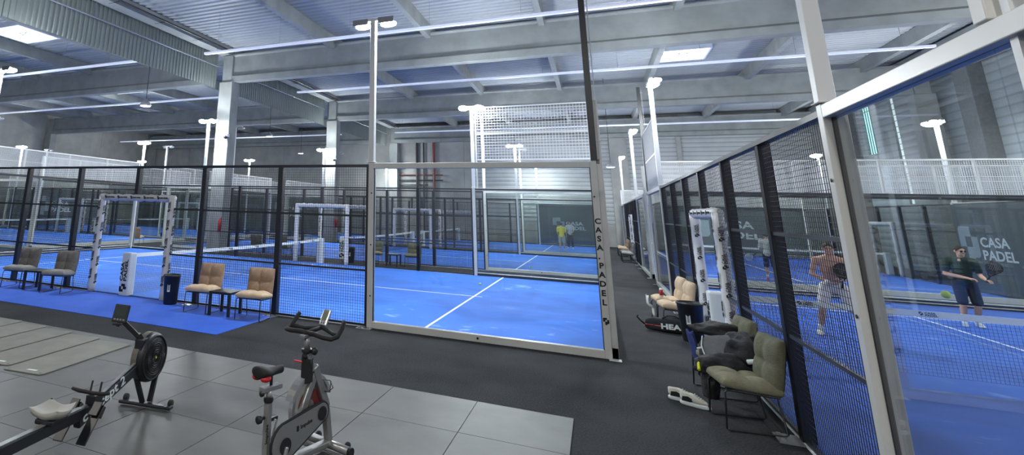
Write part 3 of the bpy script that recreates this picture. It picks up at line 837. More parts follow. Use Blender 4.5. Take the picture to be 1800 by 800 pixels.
chair('taupe', -11.55, 9.30, 20, 'grey brown tufted lounge chair left of the padded gate', g1)
chair('taupe', -12.95, 9.32, 16, 'grey brown tufted lounge chair at the left edge of the view', g1)
g2 = 'lounge chairs between the left courts'
chair('olive', -8.15, 21.0, 4, 'olive lounge chair beside the far dustbin, seen through the front left court', g2)
chair('olive', -6.55, 20.95, 3, 'olive lounge chair just left of the far white glass frame, second beyond the court', g2)
chair('olive', -13.6, 21.0, 184, 'olive lounge chair turned away, just right of the first column', g2)
chair('olive', -12.35, 21.05, 184, 'olive lounge chair turned away, left of the far padded gate', g2)
chair('tan', -20.9, 21.1, 200, 'tan chair standing alone, seen through the near padded gate', g2)
g3 = 'olive lounge chairs beside the right mesh fence'
chair('olive', 1.215, 7.62, -82, 'olive tufted lounge chair nearest the viewer at the right fence', g3)
chair('olive', 1.22, 8.78, -82, 'olive tufted lounge chair buried under the grey backpack', g3)
g4 = 'cream lounge chairs beside the right padded gate'
chair('cream', 1.20, 13.15, -84, 'cream lounge chair right behind the black bin', g4)
chair('cream', 1.16, 14.0, -84, 'cream lounge chair with a white cloth hanging over it, behind its twin', g4)
g5 = 'lounge chairs far down the corridor'
chair('taupe', 1.2, 31.0, -88, 'grey lounge chair far down the corridor, nearest of the far group', g5)
chair('taupe', 1.2, 32.2, -88, 'grey lounge chair far down the corridor, second of the far group', g5)
chair('tan', 1.2, 35.6, -88, 'tan lounge chair far down the corridor behind the small gate', g5)
chair('tan', 1.2, 37.0, -88, 'tan lounge chair farthest down the corridor', g5)

def make_table():
    r = empty('side_table')
    G().box(-.24, .24, -.24, .24, .40, .445).build('table_top', 'plastic', r, bevel=.006)
    for sx in (-1, 1):
        for sy in (-1, 1):
            G().box(sx*.215-.025, sx*.215+.025, sy*.215-.025, sy*.215+.025, 0, .40).build('leg', 'plastic', r, bevel=.004)
    return r
tb = make_table(); tb.location = (-6.80, 9.36, 0); tb.rotation_euler = (0, 0, .06); tag(tb, 'small square black table between the two tan chairs', 'side table', 'small black side tables')
o = dup(tb, (-12.27, 9.35, 0), .25, 'small square black table between the grey brown chairs')
o = dup(tb, (-7.35, 21.0, 0), 0, 'small dark table between the olive chairs beyond the front left court')
o = dup(tb, (1.2, 33.3, 0), 0, 'small dark table far down the corridor')

def make_bin():
    r = empty('waste_bin')
    p = [(.135, 0), (.14, .01), (.175, .56), (.185, .57), (.187, .60), (.178, .60), (.170, .56), (.13, .03)]
    G().lathe(p, 28).build('body', 'plastic', r, smooth=True)
    l = G().box(-.028, .028, -.163, -.156, .27, .43).build('sticker', 'signwhite', r)
    G().box(-.017, .017, -.165, -.162, .30, .40).build('mark', 'grey', l)
    return r
bn = make_bin(); bn.location = (-8.42, 9.62, 0); bn.rotation_euler = (0, 0, .35); tag(bn, 'black round waste bin beside the padded gate of the front left court', 'bin', 'black waste bins')
dup(bn, (1.33, 12.1, 0), -.35, 'black waste bin in front of the right padded gate').scale = (1.15, 1.15, 1.08)
dup(bn, (-9.15, 20.9, 0), .2, 'black waste bin seen through the left edge of the near white glass wall').scale = (1.1, 1.1, 1.0)

# red and white can on the cushion, white cloth, HEAD bag
e = empty('drink_bottle', (1.02, 13.65, .0), 0, 'red and white drinking bottle standing between the cream chairs', 'bottle')
G().lathe([(.03, 0), (.035, .01), (.035, .17), (.025, .2)], 14, T(0, 0, .45)).build('body', 'signwhite', e, smooth=True)
G().lathe([(.036, .06), (.036, .17)], 14, T(0, 0, .45)).build('label_band', 'red', e, smooth=True)
e['label'] = 'red and white drinking bottle on the farther cream chair'; e.location = (1.05, 13.86, 0.02)
def drape(nx, ny, fn): 
    g = G()
    vs = [fn(i/nx, j/ny) for j in range(ny+1) for i in range(nx+1)]
    fs = [(j*(nx+1)+i, j*(nx+1)+i+1, (j+1)*(nx+1)+i+1, (j+1)*(nx+1)+i) for j in range(ny) for i in range(nx)]
    return g.add(vs, fs)
rnd = random.Random(3)
o = drape(10, 10, lambda u, v: (.80-.02*math.sin(u*9)+(.09 if v > .55 else 0)*(1-0), 13.8+u*.4, .475-.0*v if False else (.48 if v < .1 else .48-(v-.1)*.42)+.012*math.sin(u*14)))
o = o.build('cloth', 'wshirt', None, smooth=True, solid=.008)
tag(o, 'white cloth hanging from the front of the farther cream chair', 'cloth')

def racket_bag(X):
    r = empty('racket_bag'); r.matrix_world = X
    # outline in plan (x along the bag), handle end at the left
    out = [(-.42, .0), (-.36, .035), (-.24, .05), (-.12, .13), (.02, .18), (.20, .185), (.34, .14), (.40, .05), (.40, -.05), (.34, -.14), (.20, -.185), (.02, -.18), (-.12, -.13), (-.24, -.05), (-.36, -.035)]
    g = G()
    lay = [(0, .90), (.03, 1.0), (.16, 1.0), (.22, .93), (.26, .75)]
    vs = [(x*s, y*s, z*(1-.45*max(0, -x-.1))) for z, s in lay for x, y in out]; n = len(out)
    fs = [(k*n+i, k*n+(i+1) % n, (k+1)*n+(i+1) % n, (k+1)*n+i) for k in range(len(lay)-1) for i in range(n)]
    fs += [tuple(reversed(range(n))), tuple((len(lay)-1)*n+i for i in range(n))]
    g.add(vs, fs); b = g.build('body', 'bagfab', r, smooth=True, sub=1)
    s = G().tube([(x*1.01, y*1.02, .10) for x, y in out+out[:1]], .008, 6); s.build('zip', 'red', r)
    G().tube([(-.40, -.02, .10), (-.47, -.03, .16), (-.52, -.03, .22), (-.50, -.02, .25)], .015, 8).build('strap', 'bagfab', r, smooth=True)
    G().tube([(-.1, -.1, .24), (.0, -.1, .30), (.12, -.1, .30), (.2, -.1, .25)], .012, 8).build('carry_handle', 'bagfab', r, smooth=True)
    text_mesh('lettering', 'HEAD', .125, 'signwhite', r, T(-.14, -.196, .075) @ FACE, .005, 1.35, .006)
    return r
bg = racket_bag(T(1.03, 12.80, 0) @ R(-2, 'Z')); tag(bg, 'black racket bag with HEAD lettering lying by the black bin', 'bag')

# the heap on the second olive chair
def blob(profile, m, name, parent, sub=1, noise_=.0, seed=1, X=None):
    rd = random.Random(seed); g = G(); n = len(profile[0][1])
    vs = []; fs = []
    for z, ring in profile:
        for (x, y) in ring: vs.append((x+rd.uniform(-noise_, noise_), y+rd.uniform(-noise_, noise_), z+rd.uniform(-noise_, noise_)))
    for k in range(len(profile)-1):
        for i in range(n): fs.append((k*n+i, k*n+(i+1) % n, (k+1)*n+(i+1) % n, (k+1)*n+i))
    fs += [tuple(reversed(range(n))), tuple((len(profile)-1)*n+i for i in range(n))]
    g.add(vs, fs, X); return g.build(name, m, parent, smooth=True, sub=sub)
def rrect(w, h, n=4, r=.35, ox=0, oy=0):
    pts = []
    for cx, cy, a in ((1, 1, 0), (-1, 1, 90), (-1, -1, 180), (1, -1, 270)):
        rr = min(w, h)*r
        for k in range(n):
            t = math.radians(a+90*k/(n-1)); pts.append((ox+cx*(w/2-rr)+rr*math.cos(t), oy+cy*(h/2-rr)+rr*math.sin(t)))
    return pts
r = empty('backpack'); r.matrix_world = T(1.24, 8.42, .46) @ R(-14, 'Z') @ R(-10, 'Y') @ R(40, 'X') @ Matrix.Scale(1.12, 4)
tag(r, 'grey front backpack lying on the second olive chair from the viewer', 'backpack')
blob([(0, rrect(.44, .34)), (.03, rrect(.50, .40)), (.12, rrect(.50, .40)), (.18, rrect(.44, .34)), (.20, rrect(.36, .26))], 'bagfab', 'body', r, 2)
blob([(.17, rrect(.42, .32)), (.205, rrect(.40, .30)), (.215, rrect(.36, .26))], 'greyfab', 'front_panel', r, 2)
G().tube([(-.17, -.13, .215), (-.19, 0, .222), (-.17, .13, .215)], .006, 6).tube([(-.19, -.03, .225), (-.235, -.035, .22)], .009, 6).build('zip', 'signwhite', r)
G().tube([(-.22, -.1, .1), (-.3, -.12, -.05), (-.27, -.14, -.2)], .016, 6).build('strap', 'bagfab', r, smooth=True)
G().tube([(.2, .1, .18), (.3, .08, .25), (.36, -.05, .2)], .018, 6).build('strap', 'bagfab', r, smooth=True)
def crumple(loc, size, m, name, label, cat, seed, rz=0):
    rd = random.Random(seed); bmx = bmesh.new(); bmesh.ops.create_icosphere(bmx, subdivisions=4, radius=1)
    from mathutils import noise as nz
    for v in bmx.verts:
        p = v.co.copy(); q = p*1.9+Vector((seed*3.1, seed, 0))
        f = 1+.28*nz.noise(q)+.16*abs(nz.noise(q*2.6))+.07*nz.noise(q*6)
        v.co = Vector((p.x*size[0]*f, p.y*size[1]*f, max(-.42*size[2], p.z*size[2]*f)))
    me = bpy.data.meshes.new(name); bmx.to_mesh(me); bmx.free(); me.materials.append(M[m])
    for p in me.polygons: p.use_smooth = True
    o = bpy.data.objects.new(name, me); COL.objects.link(o); o.location = loc; o.rotation_euler = (0, 0, rz)
    return tag(o, label, cat)
crumple((1.27, 8.93, .70), (.31, .22, .10), 'bagfab', 'jacket', 'black jacket thrown over the top of the backpack', 'jacket', 2, -.25)
crumple((1.38, 8.30, .58), (.20, .30, .20), 'bagfab', 'trousers', 'dark clothes heaped against the back of the buried olive chair', 'clothes', 5, .2)
j = crumple((1.12, 8.0, .46), (.27, .24, .14), 'bagfab', 'hoodie', 'black hoodie with a yellow edge sliding between the olive chairs', 'hoodie', 8, .1)
G().tube([(-.27, -.1, -.03), (-.25, -.02, .02), (-.2, .06, .04)], .016, 6).build('yellow_edge', 'yellow', j)
k = crumple((.96, 7.98, .25), (.08, .17, .25), 'bagfab', 'sleeve', 'black sleeve hanging down between the olive chairs to the floor', 'clothes', 11, .1)
e = empty('bottle', (1.33, 7.93, .56), 0, 'small white bottle top sticking out of the clothes heap', 'bottle')
G().lathe([(.02, 0), (.027, .01), (.027, .1), (.02, .11)], 12, R(80, 'Y')).build('cap', 'signwhite', e, smooth=True)
o = drape(8, 10, lambda u, v: (.92+.05*v+.03*math.sin(u*8+v*3), 8.76+.24*u+.05*v*u, .68-.36*v+.02*math.sin(u*12)))
o = o.build('cloth_bag', 'bluefab', None, smooth=True, solid=.03, sub=1); tag(o, 'blue cloth bag hanging at the front of the buried chair', 'bag')

# trainers
def make_shoe():
    r = empty('trainer')   # toe towards +y
    out = lambda s, o=0: [(x*s, y*s+o) for x, y in [(.0, .145), (.03, .135), (.046, .09), (.047, .03), (.036, -.03), (.036, -.09), (.026, -.13), (0, -.142), (-.026, -.13), (-.035, -.09), (-.033, -.03), (-.04, .03), (-.043, .09), (-.03, .13)]]
    blob([(0, out(.97)), (.006, out(1)), (.028, out(1.0)), (.034, out(.96))], 'signwhite', 'sole', r, 1)
    def ring(z, s, y0, y1):
        return [(x*s, y0+(y+.142)/.287*(y1-y0)) for x, y in out(1)]
    u = blob([(.030, ring(.03, .96, -.138, .138)), (.055, ring(0, .93, -.136, .115)), (.078, ring(0, .78, -.135, .05)), (.098, ring(0, .66, -.134, -.015)), (.098, ring(0, .52, -.120, -.03)), (.085, ring(0, .45, -.1, -.04))], 'wshirt', 'upper', r, 1)
    l = G()
    for k in range(5): 
        y = .005+k*.018; z = .098-k*.0085
        l.tube([(-.026, y, z-.006), (0, y+.002, z+.004), (.026, y, z-.006)], .0035, 6)
    l.build('laces', 'signwhite', r)
    G().prism([(-.11, .035), (-.03, .035), (.02, .05), (-.05, .075), (-.10, .07)], .034, .0375, R(90, 'Z') @ R(90, 'X')).prism([(-.11, .035), (-.03, .035), (.02, .05), (-.05, .075), (-.10, .07)], -.0375, -.034, R(90, 'Z') @ R(90, 'X')).build('side_patch', 'bagfab', r)
    G().box(-.03, .03, .115, .14, .02, .04).build('toe_patch', 'redpipe', r, bevel=.008)
    return r
sh = make_shoe(); sh.location = (.80, 8.02, 0); sh.rotation_euler = (0, 0, math.radians(-112)); sh.scale = (1.15, 1.12, 1.35)
tag(sh, 'white and black trainer, nearer of the pair on the carpet', 'shoe', 'white trainers on the dark carpet')
dup(sh, (.70, 8.17, 0), math.radians(-104), 'white and black trainer, farther of the pair on the carpet')

# exercise mats
def mat_poly(name_lbl, c, ang, L=1.66, W=.62, curl=.0):
    e = empty('exercise_mat', (c[0], c[1], .0145), ang, name_lbl, 'exercise mat', 'grey exercise mats in a row')
    g = G(); N = 24; r = .05
    pts = []
    for cx, cy, a in ((1, 1, 0), (-1, 1, 90), (-1, -1, 180), (1, -1, 270)):
        for k in range(5):
            t = math.radians(a+90*k/4); pts.append((cx*(L/2-r)+r*math.cos(t), cy*(W/2-r)+r*math.sin(t)))
    g.prism(pts, 0, .011).build('pad', 'mat', e, bevel=.002)
    h = G().lathe([(.018, 0), (.018, .012)], 10, T(-L/2+.05, W/2-.06, 0)).lathe([(.018, 0), (.018, .012)], 10, T(-L/2+.05, -W/2+.06, 0)); h.build('eyelet', 'plastic', e)
    text_mesh('mark', 'S', .001, 'signwhite', e, T(0, 0, .0), 0, 1) if False else None
    G().prism([(-L/2+.09, -.13), (-L/2+.125, -.14), (-L/2+.12, .0), (-L/2+.09, .02)], .0112, .0122).build('mark', 'signwhite', e)
    return e
MATS = [((-6.68+0-.68*k, 5.76+.05*k), t_+' from the rower') for k, t_ in enumerate(['nearest', 'second', 'third', 'fourth', 'farthest'])]
for c, s in MATS: mat_poly('grey exercise mat with rounded corners, '+s, c, math.radians(97))

# ------------------------------------------------------------------ rowing machine, nose towards +y
def rower():
    r = empty('rowing_machine', (-4.45, 4.78, .013), math.radians(9)); tag(r, 'black rowing machine with round fan cage and grey seat', 'rowing machine')
    # flywheel cage, axle along x
    X = T(0, .02, .49) @ R(90, 'Y') @ Matrix.Scale(.88, 4)
    c = G().lathe([(.10, -.085), (.235, -.085), (.262, -.06), (.268, -.03), (.268, .03), (.262, .06), (.235, .085), (.10, .085)], 48, X, close=False)
    c.build('fan_cage', 'plastic', r, smooth=True)
    # grille on the visible right side
    gr = G()
    for k in range(48):
        a = 2*PI*k/48
        gr.tube([(.085, .02+.035*math.cos(a), .49+.035*math.sin(a)), (.09, .02+.115*math.cos(a), .49+.115*math.sin(a)), (.085, .02+.175*math.cos(a), .49+.175*math.sin(a))], .0022, 4, False)
    for rad in (.06, .085, .11, .135, .16, .185): gr.tube([(.09, .02+rad*.88*math.cos(2*PI*k/36), .49+rad*.88*math.sin(2*PI*k/36)) for k in range(37)], .002, 4, False)
    gr.build('grille', 'wire', r)
    rg = G()
    for ra, rb in ((.145, .165), (.225, .245)):
        rg.lathe([(ra, .084), (ra, .094), (rb, .094), (rb, .084)], 40, X, close=False)
    rg.build('cage_ring', 'rubber', r, smooth=True)
    G().lathe([(.032, .085), (.03, .098), (.012, .1)], 20, X).build('hub', 'rubber', r); G().lathe([(.012, .1), (.011, .106)], 14, X).build('hub_cap', 'yellow', r)
    G().lathe([(.0, -.07), (.20, -.07), (.20, -.065), (0, -.065)], 30, X, close=False).build('fan_disc', 'plastic', r)
    b = G()
    for k in range(9):
        a = 2*PI*k/9; Y = T(0, .02, .49) @ R(math.degrees(a), 'X'); b.box(-.06, .06, .05, .2, -.003, .003, Y)
    b.build('fan_blades', 'plastic', r)
    # perforated wrap on the rim
    G().lathe([(.2705, -.045), (.2705, .045)], 30, X, close=False).build('rim_screen', 'grey', r) if False else None
    w = G(); 
    for k in range(12):
        a0 = math.radians(70+k*13); a1 = math.radians(70+(k+1)*13)
        w.add([(-.05, .02+.24*math.cos(a0), .49+.24*math.sin(a0)), (.015, .02+.24*math.cos(a0), .49+.24*math.sin(a0)), (.015, .02+.24*math.cos(a1), .49+.24*math.sin(a1)), (-.05, .02+.24*math.cos(a1), .49+.24*math.sin(a1))], [(0,1,2,3)])
    w.build('rim_screen', 'rim', r, solid=.003)
    # front legs and feet
    l = G().bar((-.04, -.15, .40), (-.03, .03, .05), .055, .03); l.build('leg', 'plastic', r, bevel=.004)
    l = G().bar((.04, .13, .32), (.03, .07, .05), .055, .03); l.build('leg', 'plastic', r, bevel=.004)
    G().box(-.31, .31, .01, .09, .012, .045).build('front_foot', 'plastic', r, bevel=.012)
    for s in (-1, 1): G().lathe([(.03, -.02), (.036, -.015), (.036, .015), (.03, .02)], 18, T(s*.27, .09, .055) @ R(90, 'Y')).build('caster', 'rubber', r, smooth=True)
    # main frame from the fan down to the footplates
    f = G(); f.bar((0, -.10, .46), (0, -.98, .18), .07, .09); f.box(-.045, .045, -.19, -.08, .36, .70); f.build('front_frame', 'black', r, bevel=.01)
    G().bar((-.0, -.18, .49), (0, -.80, .295), .03, .012).build('chain_guide', 'galv', r, bevel=.003)
    d = Vector((0, -.88, -.25)).normalized(); ang = math.degrees(math.atan2(.29, .88))
    X = T(.0355, -.93, .170) @ R(ang, 'X') @ R(90, 'Z') @ R(90, 'X')
    text_mesh('lettering', 'concept 2', .115, 'signwhite', r, X, .0025, 1.25, .001)
    # monitor arm and monitor
    a = G().bar((0, -.12, .66), (-.03, -.17, .74), .06, .05).bar((-.02, -.16, .71), (-.15, -.27, .87), .05, .045); a.build('monitor_arm', 'plastic', r, bevel=.004)
    mo = empty('monitor', (-.18, -.30, .885)); mo.parent = r; mo.rotation_euler = (math.radians(-14), math.radians(6), math.radians(20))
    G().box(-.075, .075, -.018, .02, -.02, .15).build('monitor_case', 'plastic', mo, bevel=.008)
    G().box(-.058, .058, -.021, -.0175, .035, .135).build('monitor_screen', 'darkscreen', mo)
    k = G()
    for x in (-.045, -.015, .015, .045): k.box(x-.009, x+.009, -.0205, -.0175, .0, .014)
    k.build('buttons', 'grey', mo); G().tube([(-.05, -.02, -.04), (.04, -.02, -.035)], .010, 8).tube([(0, 0, -.06), (0, 0, 0)], .018, 8).build('mount', 'plastic', mo)
    # handle resting in its hook
    h = G().tube([(-.20, -.84, .40), (-.13, -.83, .385), (0, -.80, .37), (.13, -.83, .385), (.20, -.84, .40)], [.014, .017, .015, .017, .014], 10); h.build('handle', 'rubber', r, smooth=True)
    G().box(-.05, .05, -.83, -.72, .28, .355).bar((-.05, -.78, .35), (-.05, -.76, .46), .012, .02).bar((.05, -.78, .35), (.05, -.76, .46), .012, .02).build('handle_hook', 'plastic', r, bevel=.005)
    # footplates
    for s in (-1, 1):
        p = G().bar((s*.12, -.84, .30), (s*.12, -1.04, .05), .10, .012); p.build('footplate', 'plastic', r, bevel=.006)
        q = G().bar((s*.12, -.86, .33), (s*.12, -.93, .24), .085, .018); q.build('heel_cup', 'plastic', r, bevel=.006)
        G().tube([(s*.12-.06, -.90, .22), (s*.12-.05, -.84, .28), (s*.12+.05, -.84, .28), (s*.12+.06, -.90, .22)], .012, 6).build('foot_strap', 'rubber', r)
    # monorail, seat
    G().box(-.035, .035, -2.45, -.86,   .20, .29).build('monorail', 'black', r, bevel=.006)
    G().box(-.025, .025, -2.45, -.95, .291, .298).build('rail_top', 'galv', r)
    se = empty('seat', (0, -1.28, .36)); se.parent = r
    N = 14; vs = []; fs = []
    for s in (1, -1):
        for j in range(N+1):
            for i in range(N+1):
                u = -1+2*i/N; v = -1+2*j/N
                wx = .16*(1-.12*v*v)*(1-.10*max(0, v)); e_ = (1-abs(u)**6)*(1-abs(v)**6)
                z = (.035*abs(u)**1.6 + .025*v*v)-.0+(.0 if s > 0 else -.05*e_**.3)
                if s > 0: z += .01*e_**.3
                vs.append((u*wx, v*.115, z))
    n = (N+1)**2
    for j in range(N):
        for i in range(N):
            a = j*(N+1)+i; fs.append((a, a+1, a+N+2, a+N+1)); fs.append((n+a, n+a+N+1, n+a+N+2, n+a+1))
    rim = [i for i in range(N+1)]+[j*(N+1)+N for j in range(1, N+1)]+[N*(N+1)+i for i in range(N-1, -1, -1)]+[j*(N+1) for j in range(N-1, 0, -1)]
    for a, b in zip(rim, rim[1:]+rim[:1]): fs.append((a, n+a, n+b, b))
    G().add(vs, fs).build('seat_pad', 'seatgrey', se, smooth=True)
    G().box(-.09, .09, -.09, .09, -.07, -.03).build('carriage', 'plastic', se, bevel=.01)
    G().box(-.2, .2, -2.46, -2.40, .0, .04).box(-.03, .03, -2.45, -2.41, .04, .25).build('rear_foot', 'plastic', r, bevel=.008)
    return r
rower()

# ------------------------------------------------------------------ spin bike, front towards +y
def bike():
    r = empty('spin_bike', (-2.475, 4.42, .013), math.radians(-15)); tag(r, 'silver spin bike with black handlebars and a black and red saddle', 'exercise bike')
    G().tube([(-.25, .46, .05), (.25, .46, .05)], .035, 12).build('front_foot', 'silver', r, smooth=True)
    G().tube([(-.25, -.50, .05), (.25, -.50, .05)], .035, 12).build('rear_foot', 'silver', r, smooth=True)
    for s in (-1, 1):
        G().lathe([(.03, -.012), (.034, 0), (.03, .012)], 16, T(s*.17, .52, .06) @ R(90, 'Y')).build('caster', 'rubber', r, smooth=True)
        G().lathe([(.036, 0), (.038, .02), (.036, .03)], 12, T(s*.235, .46, .05) @ R(90*s, 'Y')).build('end_cap', 'rubber', r)
    f = G()
    f.bar((0, -.50, .06), (0, .46, .06), .07, .05)                    # base beam
    f.bar((0, .46, .07), (0, .40, .38), .07, .05).bar((0, .40, .36), (0, .22, .72), .08, .07)  # fork
    f.bar((0, .24, .66), (0, .06, .34), .06, .07).bar((0, .06, .36), (0, -.2, .2), .06, .07)   # diagonal
    f.build('frame', 'silver', r, bevel=.01)
    G().bar((0, -.30, .10), (0, -.30, .56), .055, .045).build('seat_tube', 'silver', r, bevel=.008)
    text_mesh('lettering', 'Impulse', .04, 'ink', r, T(.0285, -.315, .26) @ R(90, 'Z') @ FACE @ R(90, 'Z'), .0006, 1.1, .001)
    # flywheel with shroud
    X = T(-.02, .20, .40) @ R(90, 'Y')
    G().lathe([(.0, -.012), (.15, -.012), (.19, -.02), (.222, -.022), (.222, .022), (.19, .02), (.15, .012), (0, .012)], 44, X, close=False).build('flywheel', 'lsilver', r, smooth=False)
    G().lathe([(.06, .013), (.06, .018), (.14, .018), (.14, .013)], 36, X, close=False).lathe([(.06, -.013), (.06, -.018), (.14, -.018), (.14, -.013)], 36, X, close=False).build('flywheel_disc', 'redpipe', r)
    s = G()
    for k in range(14):
        a0 = math.radians(20+k*10); a1 = math.radians(30+k*10); ri, ro = .235, .262
        P = lambda rad, a, x: (x-.02, .20+rad*math.cos(a), .40+rad*math.sin(a))
        s.add([P(ri, a0, -.04), P(ro, a0, -.04), P(ro, a0, .04), P(ri, a0, .04), P(ri, a1, -.04), P(ro, a1, -.04), P(ro, a1, .04), P(ri, a1, .04)], [(0,1,2,3), (7,6,5,4), (0,4,5,1), (1,5,6,2), (2,6,7,3), (3,7,4,0)])
    s.build('wheel_guard', 'lsilver', r)
    # chain guard on the right
    pts = arc(.27, .36, .10, -55, 100, 8)+arc(-.18, .24, .155, 110, 260, 10)
    pts = arc(.27, .36, .08, -40, 95, 8)+arc(-.17, .235, .15, 105, 262, 10)
    Y = R(90, 'Z') @ R(90, 'X')
    G().prism(pts, .065, .085, Y).build('chain_guard', 'silver', r, bevel=.006)
    pts2 = [(-.055+(x-(-.055))*1.04, .30+(y-.30)*1.06) for x, y in pts]
    G().tube([(.075, x, y) for x, y in pts+pts[:1]], .012, 8).build('guard_rim', 'rubber', r, smooth=True)
    G().lathe([(.04, .084), (.055, .088), (.055, .092), (.04, .094)], 24, T(0, .265, .355) @ R(90, 'Y')).build('guard_window', 'plastic', r)
    text_mesh('lettering', 'Impulse', .042, 'ink', r, T(.0855, .0, .30) @ R(90, 'Z') @ FACE @ R(8, 'Z'), .001, 1.1, .001)
    logo_ = G().box(.085, .087, -.045, -.02, .29, .33).build('mark', 'ink', r)
    # crank and pedals
    G().lathe([(.06, .086), (.06, .094)], 24, T(0, -.17, .22) @ R(90, 'Y')).build('crank_disc', 'plastic', r)
    G().bar((.105, -.17, .22), (.105, -.22, .07), .02, .03).build('crank_arm', 'lsilver', r, bevel=.004)
    G().box(.12, .21, -.27, -.18, .055, .085).build('pedal', 'plastic', r, bevel=.006)
    G().bar((-.085, -.17, .22), (-.085, -.12, .36), .02, .03).build('crank_arm', 'lsilver', r, bevel=.004)
    G().box(-.19, -.10, -.17, -.08, .345, .375).build('pedal', 'plastic', r, bevel=.006)
    # seat post, slider, saddle
    G().lathe([(.035, 0), (.04, .01), (.04, .035), (.035, .04)], 16, T(0, -.30, .545)).build('seat_collar', 'plastic', r)
    G().tube([(0, -.30, .56), (0, -.30, .64)], .022, 12).build('seat_post', 'lsilver', r, smooth=True)
    G().box(-.035, .035, -.38, -.18, .63, .665).build('seat_slider', 'silver', r, bevel=.004)
    G().lathe([(.012, 0), (.012, .04), (.03, .045), (.03, .07), (.02, .075)], 14, T(0, -.335, .44) @ R(-90, 'X').inverted()).build('adjuster_knob', 'plastic', r, smooth=True)
    G().lathe([(.008, 0), (.008, .03), (.022, .035), (.022, .055)], 14, T(0, -.33, .62) @ R(90, 'X')).build('adjuster_knob', 'plastic', r, smooth=True)
    G().tube([(0, -.28, .66), (0, -.28, .735)], .013, 10).build('saddle_post', 'plastic', r)
    sd = empty('saddle', (0, -.30, .765)); sd.parent = r; sd.scale = (1.2, 1.1, 1.5)
    prof = [(-.13, .035), (-.12, .075), (-.08, .085), (-.02, .055), (.05, .028), (.12, .02), (.14, .012)]
    vs = []; fs = []; n = 10
    for y, w in prof:
        for k in range(n):
            a = 2*PI*k/n; vs.append((w*math.cos(a), y, (.022+(.01 if y < -.05 else 0))*math.sin(a)+(.012 if y < -.05 else 0)))
    for j in range(len(prof)-1):
        for k in range(n): fs.append((j*n+k, j*n+(k+1) % n, (j+1)*n+(k+1) % n, (j+1)*n+k))
    fs += [tuple(reversed(range(n))), tuple((len(prof)-1)*n+k for k in range(n))]
    G().add(vs, fs).build('saddle_pad', 'rubber', sd, smooth=True, sub=1)
    G().ball((.040, -.080, -.016), (.036, .042, .018), 14, 8).build('red_panel', 'red', sd, smooth=True); G().ball((-.040, -.080, -.016), (.036, .042, .018), 14, 8).build('red_panel', 'red', sd, smooth=True)
    # handlebar stem
    G().bar((0, .19, .68), (0, .135, .84), .07, .065).build('head_tube', 'silver', r, bevel=.01)
    G().box(-.035, .035, .10, .19, .60, .80).build('brake_housing', 'rubber', r, bevel=.01)
    G().lathe([(.03, 0), (.033, .02), (.02, .04), (.026, .05), (.02, .06)], 16, T(0, .115, .80)).build('resistance_knob', 'plastic', r, smooth=True)
    G().bar((-.02, .10, .765), (-.09, .07, .77), .02, .012).build('brake_lever', 'red', r, bevel=.003)
    G().lathe([(.05, 0), (.052, .012), (.05, .025)], 18, T(0, .135, .845)).build('stem_collar', 'plastic', r)
    G().lathe([(.01, 0), (.01, .04), (.03, .045), (.032, .065), (.02, .075)], 14, T(0.02, .15, .86) @ R(90, 'Y')).build('adjuster_knob', 'plastic', r, smooth=True)
    G().tube([(0, .135, .86), (0, .125, .97)], .027, 12).build('stem_post', 'silver', r, smooth=True)
    G().box(-.03, .03, .06, .24, .965, .99).build('stem_head', 'silver', r, bevel=.006)
    hb = G()
    for s in (-1, 1):
        hb.tube([(0, .12, 1.0), (s*.08, .13, 1.0), (s*.20, .11, .995), (s*.27, .14, .99), (s*.285, .20, 1.0), (s*.28, .27, 1.06), (s*.27, .31, 1.11)], .020, 10)
        hb.tube([(s*.275, .21, 1.01), (s*.17, .28, .995), (s*.06, .31, 1.01), (0, .32, 1.02)], .018, 10)
    hb.tube([(0, .10, 1.0), (0, .33, 1.02)], .018, 10)
    hb.build('handlebar', 'rubber', r, smooth=True)
    d = empty('display', (0, .34, 1.05)); d.parent = r; d.rotation_euler = (math.radians(-30), 0, 0)
    G().box(-.042, .042, -.012, .014, -.02, .125).build('display_case', 'lsilver', d, bevel=.009)
    G().box(-.026, .026, -.0145, -.0115, .02, .105).build('display_screen', 'screen', d)
    G().lathe([(.006, 0), (.006, .003)], 8, T(-.012, -.0115, 0) @ R(90, 'X')).lathe([(.006, 0), (.006, .003)], 8, T(.012, -.0115, 0) @ R(90, 'X')).build('buttons', 'ink', d)
    # bottle cage
    G().tube([(.03, .30, .60), (.10, .34, .60), (.12, .36, .54), (.06, .38, .50), (.04, .34, .50), (.11, .33, .51), (.12, .33, .60)], .004, 6).build('bottle_cage', 'wire', r)
    return r
bike()
# dustbin plants glimpsed beyond the first court
def plant(x, y, label):
    e = empty('potted_plant', (x, y, 0), 0, label, 'plant')
    G().lathe([(.12, 0), (.16, .3), (.15, .3), (.1, .02)], 16).build('pot', 'plastic', e)
    rd = random.Random(x); g = G()
    for k in range(150):
        z = rd.uniform(.4, 1.75); a = rd.uniform(0, 2*PI); rr = rd.uniform(.03, .28); c = Vector((rr*math.cos(a), rr*math.sin(a), z))
        d = Vector((math.cos(a), math.sin(a), rd.uniform(-.3, .6))).normalized()*.12; s = d.cross(Vector((0, 0, 1))).normalized()*.04
        g.add([c, c+d*.5+s, c+d, c+d*.5-s], [(0, 1, 2, 3)])
    g.build('leaves', 'leaf', e, solid=.002); G().tube([(0, 0, .28), (0, 0, 1.6)], .02, 6).build('stem', 'plastic', e)
plant(-24.9, 27.3, 'tall leafy green plant seen through the near padded gate')
plant(-24.0, 35.4, 'tall leafy green plant left of the first column')
